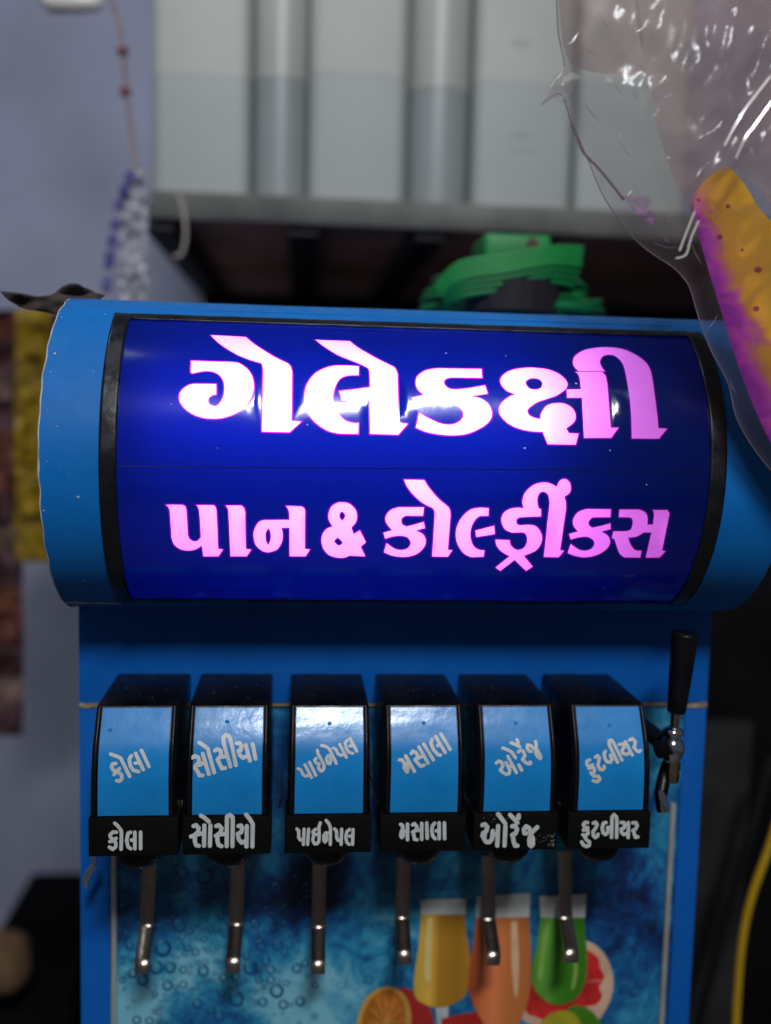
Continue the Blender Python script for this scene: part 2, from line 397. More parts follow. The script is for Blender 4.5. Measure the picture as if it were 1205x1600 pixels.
film = sub('sign_film', -1, M['film'], mach, RC+.0002)
sub('letter_light_bleed', -2, film_mat('painted_violet_bleed', (.02, .0, .06), (.060, .0012, .13), .15, .9), film, RC+.0002)['kind'] = 'stuff'  # violet ring paints the light bleed around the letters
for gi in range(len(G)): sub('letter', gi, M['glow'], film, RC+.0002)
# seam line across the film
tube('film_seam', [cyl(PX0+.008 + (PX1-PX0-.016)*t, oncyl(190+910*t, 729+6*t)[1], RC+.0002) for t in [i/20 for i in range(21)]], .00035, mat('film_overlap', (.002, .006, .07), .3), film, 6)
# black tape frame
def strip(name, x0, x1, t0, t1, r, mt, n=48, m_=24, parent=mach):
    vs = []; fs = []
    for i in range(n+1):
        for j in range(m_+1):
            x = x0+(x1-x0)*j/m_; th = t0+(t1-t0)*i/n
            vs.append(cyl(x, th, r + .00025*noise.noise(Vector((x*60, th*9, 4)))))
    for i in range(n):
        for j in range(m_): b = i*(m_+1)+j; fs.append((b, b+1, b+m_+2, b+m_+1))
    me = pymesh(name, vs, fs)
    if sum(p.normal.y*p.area for p in me.polygons) > 0: me.flip_normals()
    o = link(name, me, mt, None, True); return adopt(o, parent)
def slab(name, x0, x1, t0, t1, mt, n=48, m_=24, h=.0011):
    o = strip(name, x0, x1, t0, t1, RC+.0006, mt, n, m_)
    md = o.modifiers.new('thickness', 'SOLIDIFY'); md.thickness = -h*.0+.0009; md.offset = 1
    return o
slab('tape_strip', PX0-.0006, PX0+.0112, TB-.02, TT+.012, M['tape'], 60, 6)
slab('tape_strip', PX1-.0110, PX1+.0010, TB-.02, TT+.012, M['tape'], 60, 6)
slab('tape_strip', PX0+.0112, PX1-.0110, TT-.055, TT+.012, M['tape'], 6, 60)
slab('tape_strip', PX0+.0112, PX1-.0110, TB-.02, TB+.028, M['tape'], 6, 60)
# slivers of light escaping under the lower tape edge
def emis(name, col, st):
    mm = bpy.data.materials.new(name); mm.use_nodes = True; b = mm.node_tree.nodes['Principled BSDF']
    b.inputs['Base Color'].default_value = (*col, 1); b.inputs['Emission Color'].default_value = (*col, 1); b.inputs['Emission Strength'].default_value = st; return mm
# the lamps inside the drum
M['lamp'] = emis('lit_tube', (1, .22, .93), 98)
M['lamp2'] = emis('lit_tube_pink', (1, .11, .72), 11)
tube('light_tube', [cyl(-.112, .34, .086), cyl(.178, .34, .086)], .009, M['lamp'], mach, 16)
tube('light_tube', [cyl(.205, .0, .045), cyl(.325, .0, .045)], .009, M['lamp2'], mach, 16)
# brown torn tape at the drum's top left corner
lf = [loop("0,455c 20,457 60,464 85,458 105,444 120,444 135,452 163,461c 150,468 110,470 95,492c 60,486 30,478 12,468", (0, 0), 1)]
lx = [(x+.5, y+.5) for x in range(2, 165, 5) for y in range(440, 495, 5) if inside((x, y), lf[0])]
o = fill(lambda c: inside(c, lf[0]), lf, lx, lambda x, y: at(x, y, .80 + .012*noise.noise(Vector((x*.03, y*.06, 0))) - .0002*(100-x)*.4), 'torn_tape', M['leaf'], mach)
md = o.modifiers.new('t', 'SOLIDIFY'); md.thickness = .0012
# --- cabinet
zs = at(610, 1101, DY).z                   # seam between the fascia and the lower front
ztop = ZC+RC-.012
box('cabinet_body', XL+.001, XR-.001, DY+.013, DY+.47, .02, ztop, M['cab'], mach, .002)
fx = [(XL, zs+.0012), (XR, zs+.0012)]
box('upper_fascia', XL, XR, DY, DY+.012, zs+.0015, ZC-.02, M['cab'], mach, .0012)
pl = lambda px, py, Y=DY: at(px, py, Y)
xa = pl(172, 1500).x; xb = pl(1054, 1400).x
box('side_panel', XL, xa, DY, DY+.012, .02, zs-.0015, M['cab'], mach, .0012)
box('side_panel', pl(1060, 1300).x, XR, DY, DY+.012, .02, zs-.0015, M['cab'], mach, .0012)
xc = pl(1060, 1300).x
box('base_plinth', XL+.01, XR-.01, DY+.02, DY+.45, 0, .019, M['black'], mach, .002)
# raw board edge showing at the seam
def rough_strip(name, x0, x1, z, h, Y, mt):
    bm = bmesh.new(); n = 14; A = []; 
    for i in range(n+1):
        x = x0+(x1-x0)*i/n; u = h*(.5+.5*noise.noise(Vector((x*200, z*50, 1)))); l = h*(.5+.5*noise.noise(Vector((x*170, 5, 1))))
        A.append([bm.verts.new((x, Y-.0012, z+u)), bm.verts.new((x, Y-.0012, z-l)), bm.verts.new((x, Y+.004, z+u)), bm.verts.new((x, Y+.004, z-l))])
    for p, q in zip(A, A[1:]):
        bm.faces.new((p[0], q[0], q[1], p[1])); bm.faces.new((p[2], q[2], q[0], p[0])); bm.faces.new((p[1], q[1], q[3], p[3]))
    return bmobj(name, bm, mt, mach)
rough_strip('board_edge', XL+.0005, XL+.020, zs, .0032, DY-.0002, M['edge'])
rough_strip('board_edge', XR-.018, XR-.0005, zs-.001, .0034, DY-.0002, M['edge'])
rough_strip('board_edge', XL+.02, XR-.018, zs, .0012, DY-.0001, M['edge'])
# --- printed front panel: water and bubbles
def water_mat():
    mm = bpy.data.materials.new('water_print'); mm.use_nodes = True; nt = mm.node_tree; b = nt.nodes['Principled BSDF']
    b.inputs['Roughness'].default_value = .5
    L = nt.links.new
    tc = nt.nodes.new('ShaderNodeTexCoord')
    def noi(sc, det, dist=0):
        n = nt.nodes.new('ShaderNodeTexNoise'); n.inputs['Scale'].default_value = sc; n.inputs['Detail'].default_value = det
        n.inputs['Distortion'].default_value = dist; n.inputs['Roughness'].default_value = .62; L(tc.outputs['Object'], n.inputs['Vector']); return n
    n1 = noi(9, 8, 1.2); n2 = noi(34, 6, 2.0)
    mx = nt.nodes.new('ShaderNodeMath'); mx.operation = 'MULTIPLY_ADD'; mx.inputs[1].default_value = .45
    L(n2.outputs['Fac'], mx.inputs[0]); L(n1.outputs['Fac'], mx.inputs[2])
    # pale pool of bubbles, lower left
    sep = nt.nodes.new('ShaderNodeSeparateXYZ'); L(tc.outputs['Object'], sep.inputs[0])
    vd = nt.nodes.new('ShaderNodeVectorMath'); vd.operation = 'DISTANCE'; L(tc.outputs['Object'], vd.inputs[0])
    return mm, nt, b, mx, tc, vd, L
mm, nt, b, mx, tc, vd, L = water_mat()
p1 = at(330, 1480, DY); p2 = at(490, 1580, DY); p3 = at(800, 1380, DY)
def spot(p, r0, r1, amp, prev):
    v = nt.nodes.new('ShaderNodeVectorMath'); v.operation = 'DISTANCE'; L(tc.outputs['Object'], v.inputs[0])
    v.inputs[1].default_value = (p.x, p.y, p.z)
    r = nt.nodes.new('ShaderNodeMapRange'); r.inputs[1].default_value = r0; r.inputs[2].default_value = r1; r.inputs[3].default_value = amp; r.inputs[4].default_value = 0
    r.interpolation_type = 'SMOOTHSTEP'
    L(v.outputs['Value'], r.inputs[0]); a_ = nt.nodes.new('ShaderNodeMath'); a_.operation = 'ADD'; L(prev.outputs[0], a_.inputs[0]); L(r.outputs[0], a_.inputs[1]); return a_
q = spot(p1, .008, .045, .20, mx); q = spot(p2, .01, .07, .24, q); q = spot(at(180, 1600, DY), .01, .06, .2, q)
q = spot(at(480, 1400, DY), .0, .05, -.16, q); q = spot(at(980, 1420, DY), .01, .09, -.10, q); q = spot(at(500, 1330, DY), .02, .12, -.06, q)
q = spot(at(1030, 1180, DY), .01, .04, .16, q)
ramp = nt.nodes.new('ShaderNodeValToRGB'); cr = ramp.color_ramp
cr.elements[0].position = .50; cr.elements[0].color = (.002, .014, .06, 1); cr.elements[1].position = .97; cr.elements[1].color = (.20, .52, .66, 1)
for pos, c in ((.59, (.003, .045, .18)), (.68, (.006, .12, .32)), (.80, (.025, .27, .46))):
    e = cr.elements.new(pos); e.color = (*c, 1)
L(q.outputs[0], ramp.inputs['Fac'])
col = ramp.outputs['Color']
for sc, w in ((75, .5), (42, .5)):           # rings of bubbles
    vo = nt.nodes.new('ShaderNodeTexVoronoi'); vo.inputs['Scale'].default_value = sc; vo.inputs['Randomness'].default_value = 1
    L(tc.outputs['Object'], vo.inputs['Vector'])
    rr = nt.nodes.new('ShaderNodeValToRGB'); e = rr.color_ramp.elements; e[0].position = .0; e[0].color = (.15, .15, .15, 1); e[1].position = .50; e[1].color = (0, 0, 0, 1)
    for pos, c in ((.10, .0), (.20, .55), (.27, 1), (.34, .6), (.42, 0)):
        k = e.new(pos); k.color = (c, c, c, 1)
    L(vo.outputs['Distance'], rr.inputs['Fac'])
    msk = nt.nodes.new('ShaderNodeTexNoise'); msk.inputs['Scale'].default_value = 12+sc*.1; L(tc.outputs['Object'], msk.inputs['Vector'])
    mk = nt.nodes.new('ShaderNodeMapRange'); mk.inputs[1].default_value = .5; mk.inputs[2].default_value = .6; mk.inputs[4].default_value = w; L(msk.outputs['Fac'], mk.inputs[0])
    f = nt.nodes.new('ShaderNodeMath'); f.operation = 'MULTIPLY'; L(rr.outputs['Color'], f.inputs[0]); L(mk.outputs[0], f.inputs[1])
    mc = nt.nodes.new('ShaderNodeMix'); mc.data_type = 'RGBA'; mc.inputs['B'].default_value = (.002, .018, .09, 1)
    L(f.outputs[0], mc.inputs['Factor']); L(col, mc.inputs['A']); col = mc.outputs['Result']
L(col, b.inputs['Base Color'])
M['water'] = mm
panel = box('printed_panel', xa+.0002, xc-.0002, DY+.002, DY+.0115, .02, zs-.0015, M['water'], mach)
YP = DY+.002
# light trims beside the print
def trim(xt, yt, xbm, ybm, w):
    A = at(xt, yt, DY); B = at(xbm, ybm, DY); 
    bm = bmesh.new(); add_box(bm, A.x-w/2, A.x+w/2, DY-.0018, DY+.002, B.z-.15, A.z, .0006)
    return bmobj('edge_trim', bm, M['trim'], mach, auto=40)
trim(178, 1330, 180, 1600, .0042); trim(1052, 1255, 1040, 1600, .0042)
# printed glasses and fruit
def pmat(name, col, var=.2, sc=40): return mat(name, col, .5, var=var, vscale=sc)
def streak(name, c0, c1, px0, px1):         # a print running from one colour to another across its width
    mm = mat(name, c0, .5); nt = mm.node_tree; b = nt.nodes['Principled BSDF']; tc = nt.nodes.new('ShaderNodeTexCoord')
    sp = nt.nodes.new('ShaderNodeSeparateXYZ'); nt.links.new(tc.outputs['Object'], sp.inputs[0])
    mr = nt.nodes.new('ShaderNodeMapRange'); mr.inputs[1].default_value = at(px0, 1500, YP).x; mr.inputs[2].default_value = at(px1, 1500, YP).x
    nt.links.new(sp.outputs[0], mr.inputs[0]); r = nt.nodes.new('ShaderNodeValToRGB'); e = r.color_ramp.elements
    e[0].color = (*c0, 1); e[1].color = (*c1, 1)
    k = e.new(.28); k.color = (*[min(1, (a+b_)/2*1.5+.03) for a, b_ in zip(c0, c1)], 1); k = e.new(.45); k.color = (*c1, 1); k = e.new(.8); k.color = (*[a*.8 for a in c1], 1)
    nt.links.new(mr.outputs[0], r.inputs[0]); nt.links.new(r.outputs[0], b.inputs['Base Color']); return mm
lay = [0]
# printed bubbles: dark rims with a pale crescent
rb = random.Random(21); bmr = bmesh.new(); bmh = bmesh.new()
def ring(bm, c, r0, r1, a0, a1, Y, n=14):
    pr = None
    for k in range(n+1):
        t = a0+(a1-a0)*k/n; w = r1 if a1-a0 > 6 else r0+(r1-r0)*math.sin(math.pi*k/n)
        p = [bm.verts.new(at(c[0]+r0*math.cos(t), c[1]+r0*math.sin(t), Y)), bm.verts.new(at(c[0]+w*math.cos(t), c[1]+w*math.sin(t), Y))]
        if pr and w > r0+.05: bm.faces.new((pr[0], pr[1], p[1], p[0]))
        pr = p
spots = []
for k in range(2200):
    if k < 1400: px, py = rb.gauss(330, 75), rb.gauss(1480, 85)
    elif k < 1700: px, py = rb.gauss(240, 40), rb.gauss(1560, 30)
    else: px, py = rb.gauss(990, 45), rb.gauss(1360, 90)
    r = min(15, 2.2+abs(rb.gauss(0, 4.2)))
    if not (190 < px < 1036 and 1345 < py < 1640): continue
    if any(math.hypot(px-a_, py-b_) < (r+c_)*.95 for a_, b_, c_ in spots): continue
    if 550 < px < 960: continue
    spots.append((px, py, r))
    if len(spots) > 280: break
for px, py, r in spots:
    ring(bmr, (px, py), r*.62, r, 0, 2*math.pi, YP-.00004)
    ring(bmh, (px, py), r*.70, r*.92, 3.4, 5.2, YP-.00008, 8)
for nm_, b__, c__ in (('bubble_print', bmr, (.004, .055, .17)), ('bubble_glint_print', bmh, (.10, .34, .46))):
    o = bmobj(nm_, b__, mat(nm_, c__, .5, var=.3, vscale=60), panel); o['kind'] = 'stuff'
def decal(name, txt, mt, k=6):
    lay[0] += 1; Lp = loop(txt, (0, 0), 1, k); Y = YP - .00012*lay[0]
    return fill(lambda c: inside(c, Lp), [Lp], [], lambda x, y: at(x, y, Y), name, mt, panel, False)
decal('fruit_print', "860,1490 880,1475 912,1469 940,1485 956,1515 958,1545 948,1575 925,1605 880,1625 845,1605 815,1590 830,1540", pmat('rind_print', (.75, .48, .32)))
decal('fruit_print', "855,1500 885,1488 915,1484 935,1497 938,1512 945,1527 937,1541 941,1557 932,1570 915,1573 900,1582 870,1600 840,1590 822,1580 825,1545", pmat('flesh_print', (.60, .018, .018), .35, 70))
decal('fruit_print', "612,1550 640,1546 662,1560 674,1582 678,1610 660,1640 620,1650 600,1600", pmat('red_fruit_print', (.40, .02, .015)))
decal('fruit_print', "558,1612 562,1580 578,1553 605,1541 625,1548 638,1565 643,1595 635,1630 610,1650 575,1645", pmat('orange_rim_print', (.60, .30, .05)))
decal('fruit_print', "564,1612 569,1582 583,1558 605,1547 622,1555 632,1572 634,1598 625,1628 605,1640 578,1635", pmat('orange_flesh_print', (.50, .15, .015), .25, 90))
decal('glass_print', "680,1570c 701,1570c 700,1610c 684,1610c", pmat('stem_print', (.45, .5, .52)))
decal('glass_print', "656,1406c 729,1404c 727,1430c 658,1430c", pmat('rim_print', (.62, .62, .58)))
decal('glass_print', "658,1429c 654,1480 648,1520 648,1555 665,1570 688,1575 712,1567 730,1550 735,1500 729,1460 727,1429c", streak('yellow_juice_print', (.62, .40, .04), (.48, .22, .015), 648, 733))
decal('fruit_print', "690,1592c 730,1583 770,1580 800,1600 800,1640c 690,1640c", pmat('red_slice_print', (.45, .02, .015)))
decal('glass_print', "744,1400c 829,1396c 827,1434c 744,1436c", pmat('rim_print_two', (.62, .62, .58)))
decal('glass_print', "744,1435c 740,1470 733,1520 735,1555 750,1590 770,1612 800,1612 818,1585 828,1550 830,1500 827,1433c", streak('orange_juice_print', (.52, .09, .02), (.62, .19, .045), 734, 870))
decal('glass_print', "843,1401c 917,1397c 914,1435c 845,1435c", pmat('rim_print_three', (.62, .62, .58)))
decal('glass_print', "845,1434c 840,1470 832,1510 833,1540 850,1562 873,1570 900,1560 914,1535 918,1500 915,1460 914,1434c", streak('green_juice_print', (.09, .28, .015), (.05, .24, .01), 830, 925))
decal('fruit_print', "888,1576 910,1572 930,1586 940,1610 900,1640 880,1610", pmat('lime_print', (.07, .24, .01)))
decal('fruit_print', "840,1612 855,1588 880,1579 900,1586 907,1605 900,1640 850,1640", pmat('lemon_print', (.42, .38, .02)))
hl = pmat('glass_highlight_print', (.80, .50, .28)); hy = pmat('glass_highlight_yellow_print', (.75, .60, .22)); hg = pmat('glass_highlight_green_print', (.22, .42, .08))
decal('glass_highlight_print', "799,1440c 808,1440c 811,1500 809,1552 804,1554 799,1500", hl)
decal('glass_highlight_print', "668,1434c 677,1434c 674,1480 673,1530 664,1532 664,1480", hy)
decal('glass_highlight_print', "853,1440c 861,1440c 852,1490 847,1530 841,1528 845,1480", hg)
decal('glass_highlight_print', "896,1500 902,1496 903,1520 897,1545 893,1544 896,1520", hg)
seg = pmat('segment_print', (.70, .32, .07))
for ang in (-2.6, -2.1, -1.6, -1.1, -.6, -.1, -3.1):
    cx0, cy0 = 604, 1600; x1, y1 = cx0+30*math.cos(ang), cy0+45*math.sin(ang); nx_, ny_ = -math.sin(ang)*.9, math.cos(ang)*.9
    decal('segment_print', f"{cx0+nx_},{cy0+ny_}c {x1+nx_},{y1+ny_}c {x1-nx_},{y1-ny_}c {cx0-nx_},{cy0-ny_}c", seg)
seg2 = pmat('pink_segment_print', (.85, .35, .28))
for ang in (-1.4, -.95, -.5, -.05, .4, .85):
    cx0, cy0 = 893, 1535; x0_, y0_ = cx0+24*math.cos(ang), cy0+24*math.sin(ang); x1, y1 = cx0+50*math.cos(ang), cy0+49*math.sin(ang); nx_, ny_ = -math.sin(ang)*1.1, math.cos(ang)*1.1
    if x0_ > 916: decal('segment_print', f"{x0_+nx_*.3},{y0_+ny_*.3}c {x1+nx_},{y1+ny_}c {x1-nx_},{y1-ny_}c {x0_-nx_*.3},{y0_-ny_*.3}c", seg2)
# --- six dispensing valves
YT, ZT = .7089, H-.2127
VX = [-.1427, -.0764, -.0034, .0662, .1353, .2063]; VWd = .058
def zat(py, Y): return at(620, py, Y).z
PROF = [(YT, ZT), (.7042, zat(1118, .705)), (.6995, zat(1138, .70)), (.6927, zat(1172, .693)), (.6895, zat(1210, .69)), (.6890, zat(1250, .69)), (.6895, zat(1278, .69))]
PS = spline([(0, y, z) for y, z in PROF], 4)
def profY(z):
    if z >= PS[0].z: return PS[0].y
    for p, q in zip(PS, PS[1:]):
        if p.z >= z >= q.z: return p.y + (q.y-p.y)*(p.z-z)/max(1e-9, p.z-q.z)
    return PS[-1].y
def onprof(px, py, off):
    d = ray(px, py); lo, hi = .60, .78
    for _ in range(40):
        mid = (lo+hi)/2; p = O + d*(mid/d.y)
        if p.y > profY(p.z)-off: hi = mid
        else: lo = mid
    return O + d*(lo/d.y)
ZB0 = zat(1273, .688); ZB1 = zat(1334, .686); YBAND = .6884
def valve_body():
    bm = bmesh.new(); A = []
    pts = [(DY-.0005, ZT+.0002)] + [(YT+.004, ZT), (YT+.0012, ZT-.0006)] + [(p.y, p.z) for p in PS[1:]] + [(YBAND+.004, ZB0-.002), (YBAND+.004, ZB1+.001), (YT+.03, ZB1+.001), (YT+.034, ZB1+.02), (DY-.0005, ZB1+.02)]
    def hw(z): return VWd/2 + .0013*min(1, max(0, (ZT-z)/.08))
    cols = []
    for fx in (-1, -.94, .94, 1):
        c = []
        for y, z in pts:
            inset = .0016 if abs(fx) == 1 and y < YT+.02 else 0
            c.append(bm.verts.new((fx*hw(z), y+inset, z - (.001 if abs(fx) == 1 and z > ZT-.001 else 0))))
        cols.append(c)
    for a_, b_ in zip(cols, cols[1:]):
        for i in range(len(pts)-1): bm.faces.new((a_[i], b_[i], b_[i+1], a_[i+1]))
    bm.faces.new(cols[0]); bm.faces.new(cols[-1])
    return bm
def sheet_on_profile(bm, x0f, x1f, za, zb, off, n=18, thick=.0006):
    A = []
    for i in range(n+1):
        z = za+(zb-za)*i/n; y = profY(z)-off
        k = 1+.022*min(1, max(0, (ZT-z)/.08))
        A.append([bm.verts.new((x0f*k, y, z)), bm.verts.new((x1f*k, y, z)), bm.verts.new((x0f*k, y+thick, z)), bm.verts.new((x1f*k, y+thick, z))])
    for p, q in zip(A, A[1:]):
        bm.faces.new((p[0], p[1], q[1], q[0])); bm.faces.new((p[2], p[0], q[0], q[2])); bm.faces.new((p[1], p[3], q[3], q[1]))
    bm.faces.new((A[0][0], A[0][2], A[0][3], A[0][1])); bm.faces.new((A[-1][0], A[-1][1], A[-1][3], A[-1][2]))
def mesh_from(bm, name, ang=35):
    bmesh.ops.recalc_face_normals(bm, faces=bm.faces); me = bpy.data.meshes.new(name); bm.to_mesh(me); bm.free()
    for p in me.polygons: p.use_smooth = True
    me.set_sharp_from_angle(angle=math.radians(ang)); return me
me_body = mesh_from(valve_body(), 'valve_body'); me_body.materials.append(M['black'])
SZ0, SZ1 = zat(1106, .7055), zat(1269, .689)
bm = bmesh.new(); sheet_on_profile(bm, -.0243, .0243, SZ0, SZ1, .0009, 40); me_stk = mesh_from(bm, 'sticker'); me_stk.materials.append(M['sticker'])
# dimple where a screw sits under the sticker
me_bez = []
for sx in (-1, 1):
    bm = bmesh.new(); n = 26; c = []
    for i in range(n+1):
        z = ZT-.0012 + (SZ1-ZT+.0012)*i/n; y = profY(min(z, ZT))
        k = 1+.022*min(1, (ZT-z)/.08)
        wv = [(.0250, .0002), (.0256, .0016), (.0268, .0021), (.0280, .0014), (.0287, -.0008)]
        c.append([bm.verts.new((sx*w_*k, y-h_, z)) for w_, h_ in wv])
    for p, q in zip(c, c[1:]):
        for j in range(4): bm.faces.new((p[j], p[j+1], q[j+1], q[j]))
    mb_ = mesh_from(bm, 'bezel', 80); mb_.materials.append(M['black']); me_bez.append(mb_)
bm = bmesh.new(); add_box(bm, -.0316, .0316, YBAND, YBAND+.03, ZB1, ZB0, .0012); me_band = mesh_from(bm, 'label_band'); me_band.materials.append(M['band'])
bm = bmesh.new(); zb = ZB1
add_tube(bm, [(0, .716, zb+.01), (0, .716, zb-.006), (0, .716, zb-.012), (0, .716, zb-.0165), (0, .716, zb-.019)], [.0180, .0178, .0165, .013, .008], 28)
me_noz = mesh_from(bm, 'nozzle', 60); me_noz.materials.append(M['black'])
# lettering strokes
def stroke(pts, w, off, s_):
    """outline polygons (round brush) of a polyline in zoomed picture units"""
    P = [Vector((x/s_+off[0], y/s_+off[1])) for x, y in pts]; r = w/s_/2; out = []
    for a_, b_ in zip(P, P[1:]):
        d = (b_-a_); l = d.length
        if l < 1e-6: continue
        ang = math.atan2(d.y, d.x); q = []
        for k in range(7): t = ang+math.pi/2+math.pi*k/6; q.append((a_.x+r*math.cos(t), a_.y+r*math.sin(t)))
        for k in range(7): t = ang-math.pi/2+math.pi*k/6; q.append((b_.x+r*math.cos(t), b_.y+r*math.sin(t)))
        out.append(q)
    return out
# (offset, scale, brush width, strokes) for the label under each sticker, then for the slanted word on it
LOW = [
 ((160,1276),16.74,94,[[(370,410),(280,405),(205,470),(210,540),(280,600)],[(195,655),(260,640),(360,570)],[(280,600),(350,680),(350,790),(270,855),(185,800)],[(325,175),(400,240),(490,360),(500,420),(490,850)],
   [(740,410),(670,440),(635,620),(670,790),(740,840)],[(760,615),(850,615)],[(850,410),(850,840)],[(1000,410),(1000,840)]]),
 ((290,1262),10.04,66,[[(125,290),(165,275),(205,320),(195,390),(120,445)],[(85,452),(140,450)],[(150,450),(145,520),(165,590),(210,600)],[(190,420),(290,400)],[(295,280),(290,600)],[(240,125),(300,160),(365,220)],[(390,280),(382,600)],
   [(480,290),(520,275),(565,320),(550,390),(475,445)],[(500,450),(500,520),(520,590),(565,605)],[(540,420),(640,410)],[(648,220),(645,605)],[(648,220),(650,140),(700,115),(738,150),(742,230),(735,605)],
   [(830,290),(870,280),(890,330),(870,390),(820,410)],[(820,410),(835,500),(880,550),(950,520)],[(962,290),(955,610)],[(950,110),(1010,180),(1055,260),(1048,610)]]),
 ((455,1272),10.95,56,[[(100,255),(130,290),(130,400),(155,445),(210,440)],[(222,260),(210,520)],[(300,260),(282,520)],[(420,260),(375,300),(385,345),(430,350)],[(385,370),(370,450),(400,510),(440,510),(475,470),(480,350),(475,220),(500,150)],
   [(600,110),(650,170),(675,240),(670,520)],[(670,325),(590,325),(555,380),(560,450),(580,480),(610,440),(600,340)],[(745,255),(775,290),(780,400),(800,450),(855,450)],[(865,260),(855,520)],
   [(1000,265),(955,300),(935,400),(955,490),(995,520)],[(1000,380),(1050,375)],[(1060,265),(1050,520)]]),
 ((615,1274),13.39,74,[[(150,190),(190,210),(195,280),(160,360),(155,440),(175,465),(205,430),(210,340)],[(190,340),(290,330)],[(293,185),(293,510)],[(400,200),(440,175),(490,240),(470,320),(400,350)],[(415,350),(430,440),(440,500),(490,510)],[(480,320),(580,300)],[(590,170),(590,505)],
   [(695,160),(705,480)],[(860,165),(815,220),(800,320),(820,430),(870,490)],[(895,325),(960,320)],[(955,160),(955,490)],[(1065,160),(1070,490)]]),
 ((742,1262),10.95,74,[[(130,300),(175,285),(215,330),(200,400),(140,440)],[(130,480),(160,520)],[(170,450),(160,540),(200,590),(250,590),(295,540),(310,400)],[(310,470),(390,450)],[(400,315),(385,650)],[(400,110),(460,190),(520,270)],[(525,320),(510,650)],
   [(640,320),(690,310),(725,370),(700,440),(640,470)],[(650,470),(665,580),(690,650),(730,650)],[(605,125),(670,190),(730,260)],[(755,130),(750,180),(745,150)],[(880,440),(850,440),(840,370),(880,320),(930,350),(960,450)],[(960,450),(1000,400),(1070,335)],
   [(960,450),(930,560),(940,640),(965,660),(995,630),(990,520),(965,460)]]),
 ((900,1262),10.95,60,[[(200,255),(150,255),(130,290),(150,340),(205,345)],[(130,385),(200,375),(210,440),(170,480),(120,465)],[(150,500),(190,560),(235,590),(225,650),(180,665),(130,640),(100,590)],[(300,265),(340,250),(365,290),(340,350),(295,410),(300,480),(330,510),(370,490),(380,455)],
   [(515,255),(470,270),(450,350),(465,430),(505,460),(545,430),(550,350)],[(545,340),(600,345)],[(615,300),(610,510)],[(615,300),(620,160),(655,120),(695,160),(702,240),(697,510)],
   [(775,255),(820,255),(845,290),(820,350),(775,370),(785,430),(820,460),(880,440)],[(900,255),(895,510)],[(975,260),(1030,260),(1050,310),(1020,370),(975,390)],[(990,390),(1000,450),(1020,505),(1060,500)]]),
]
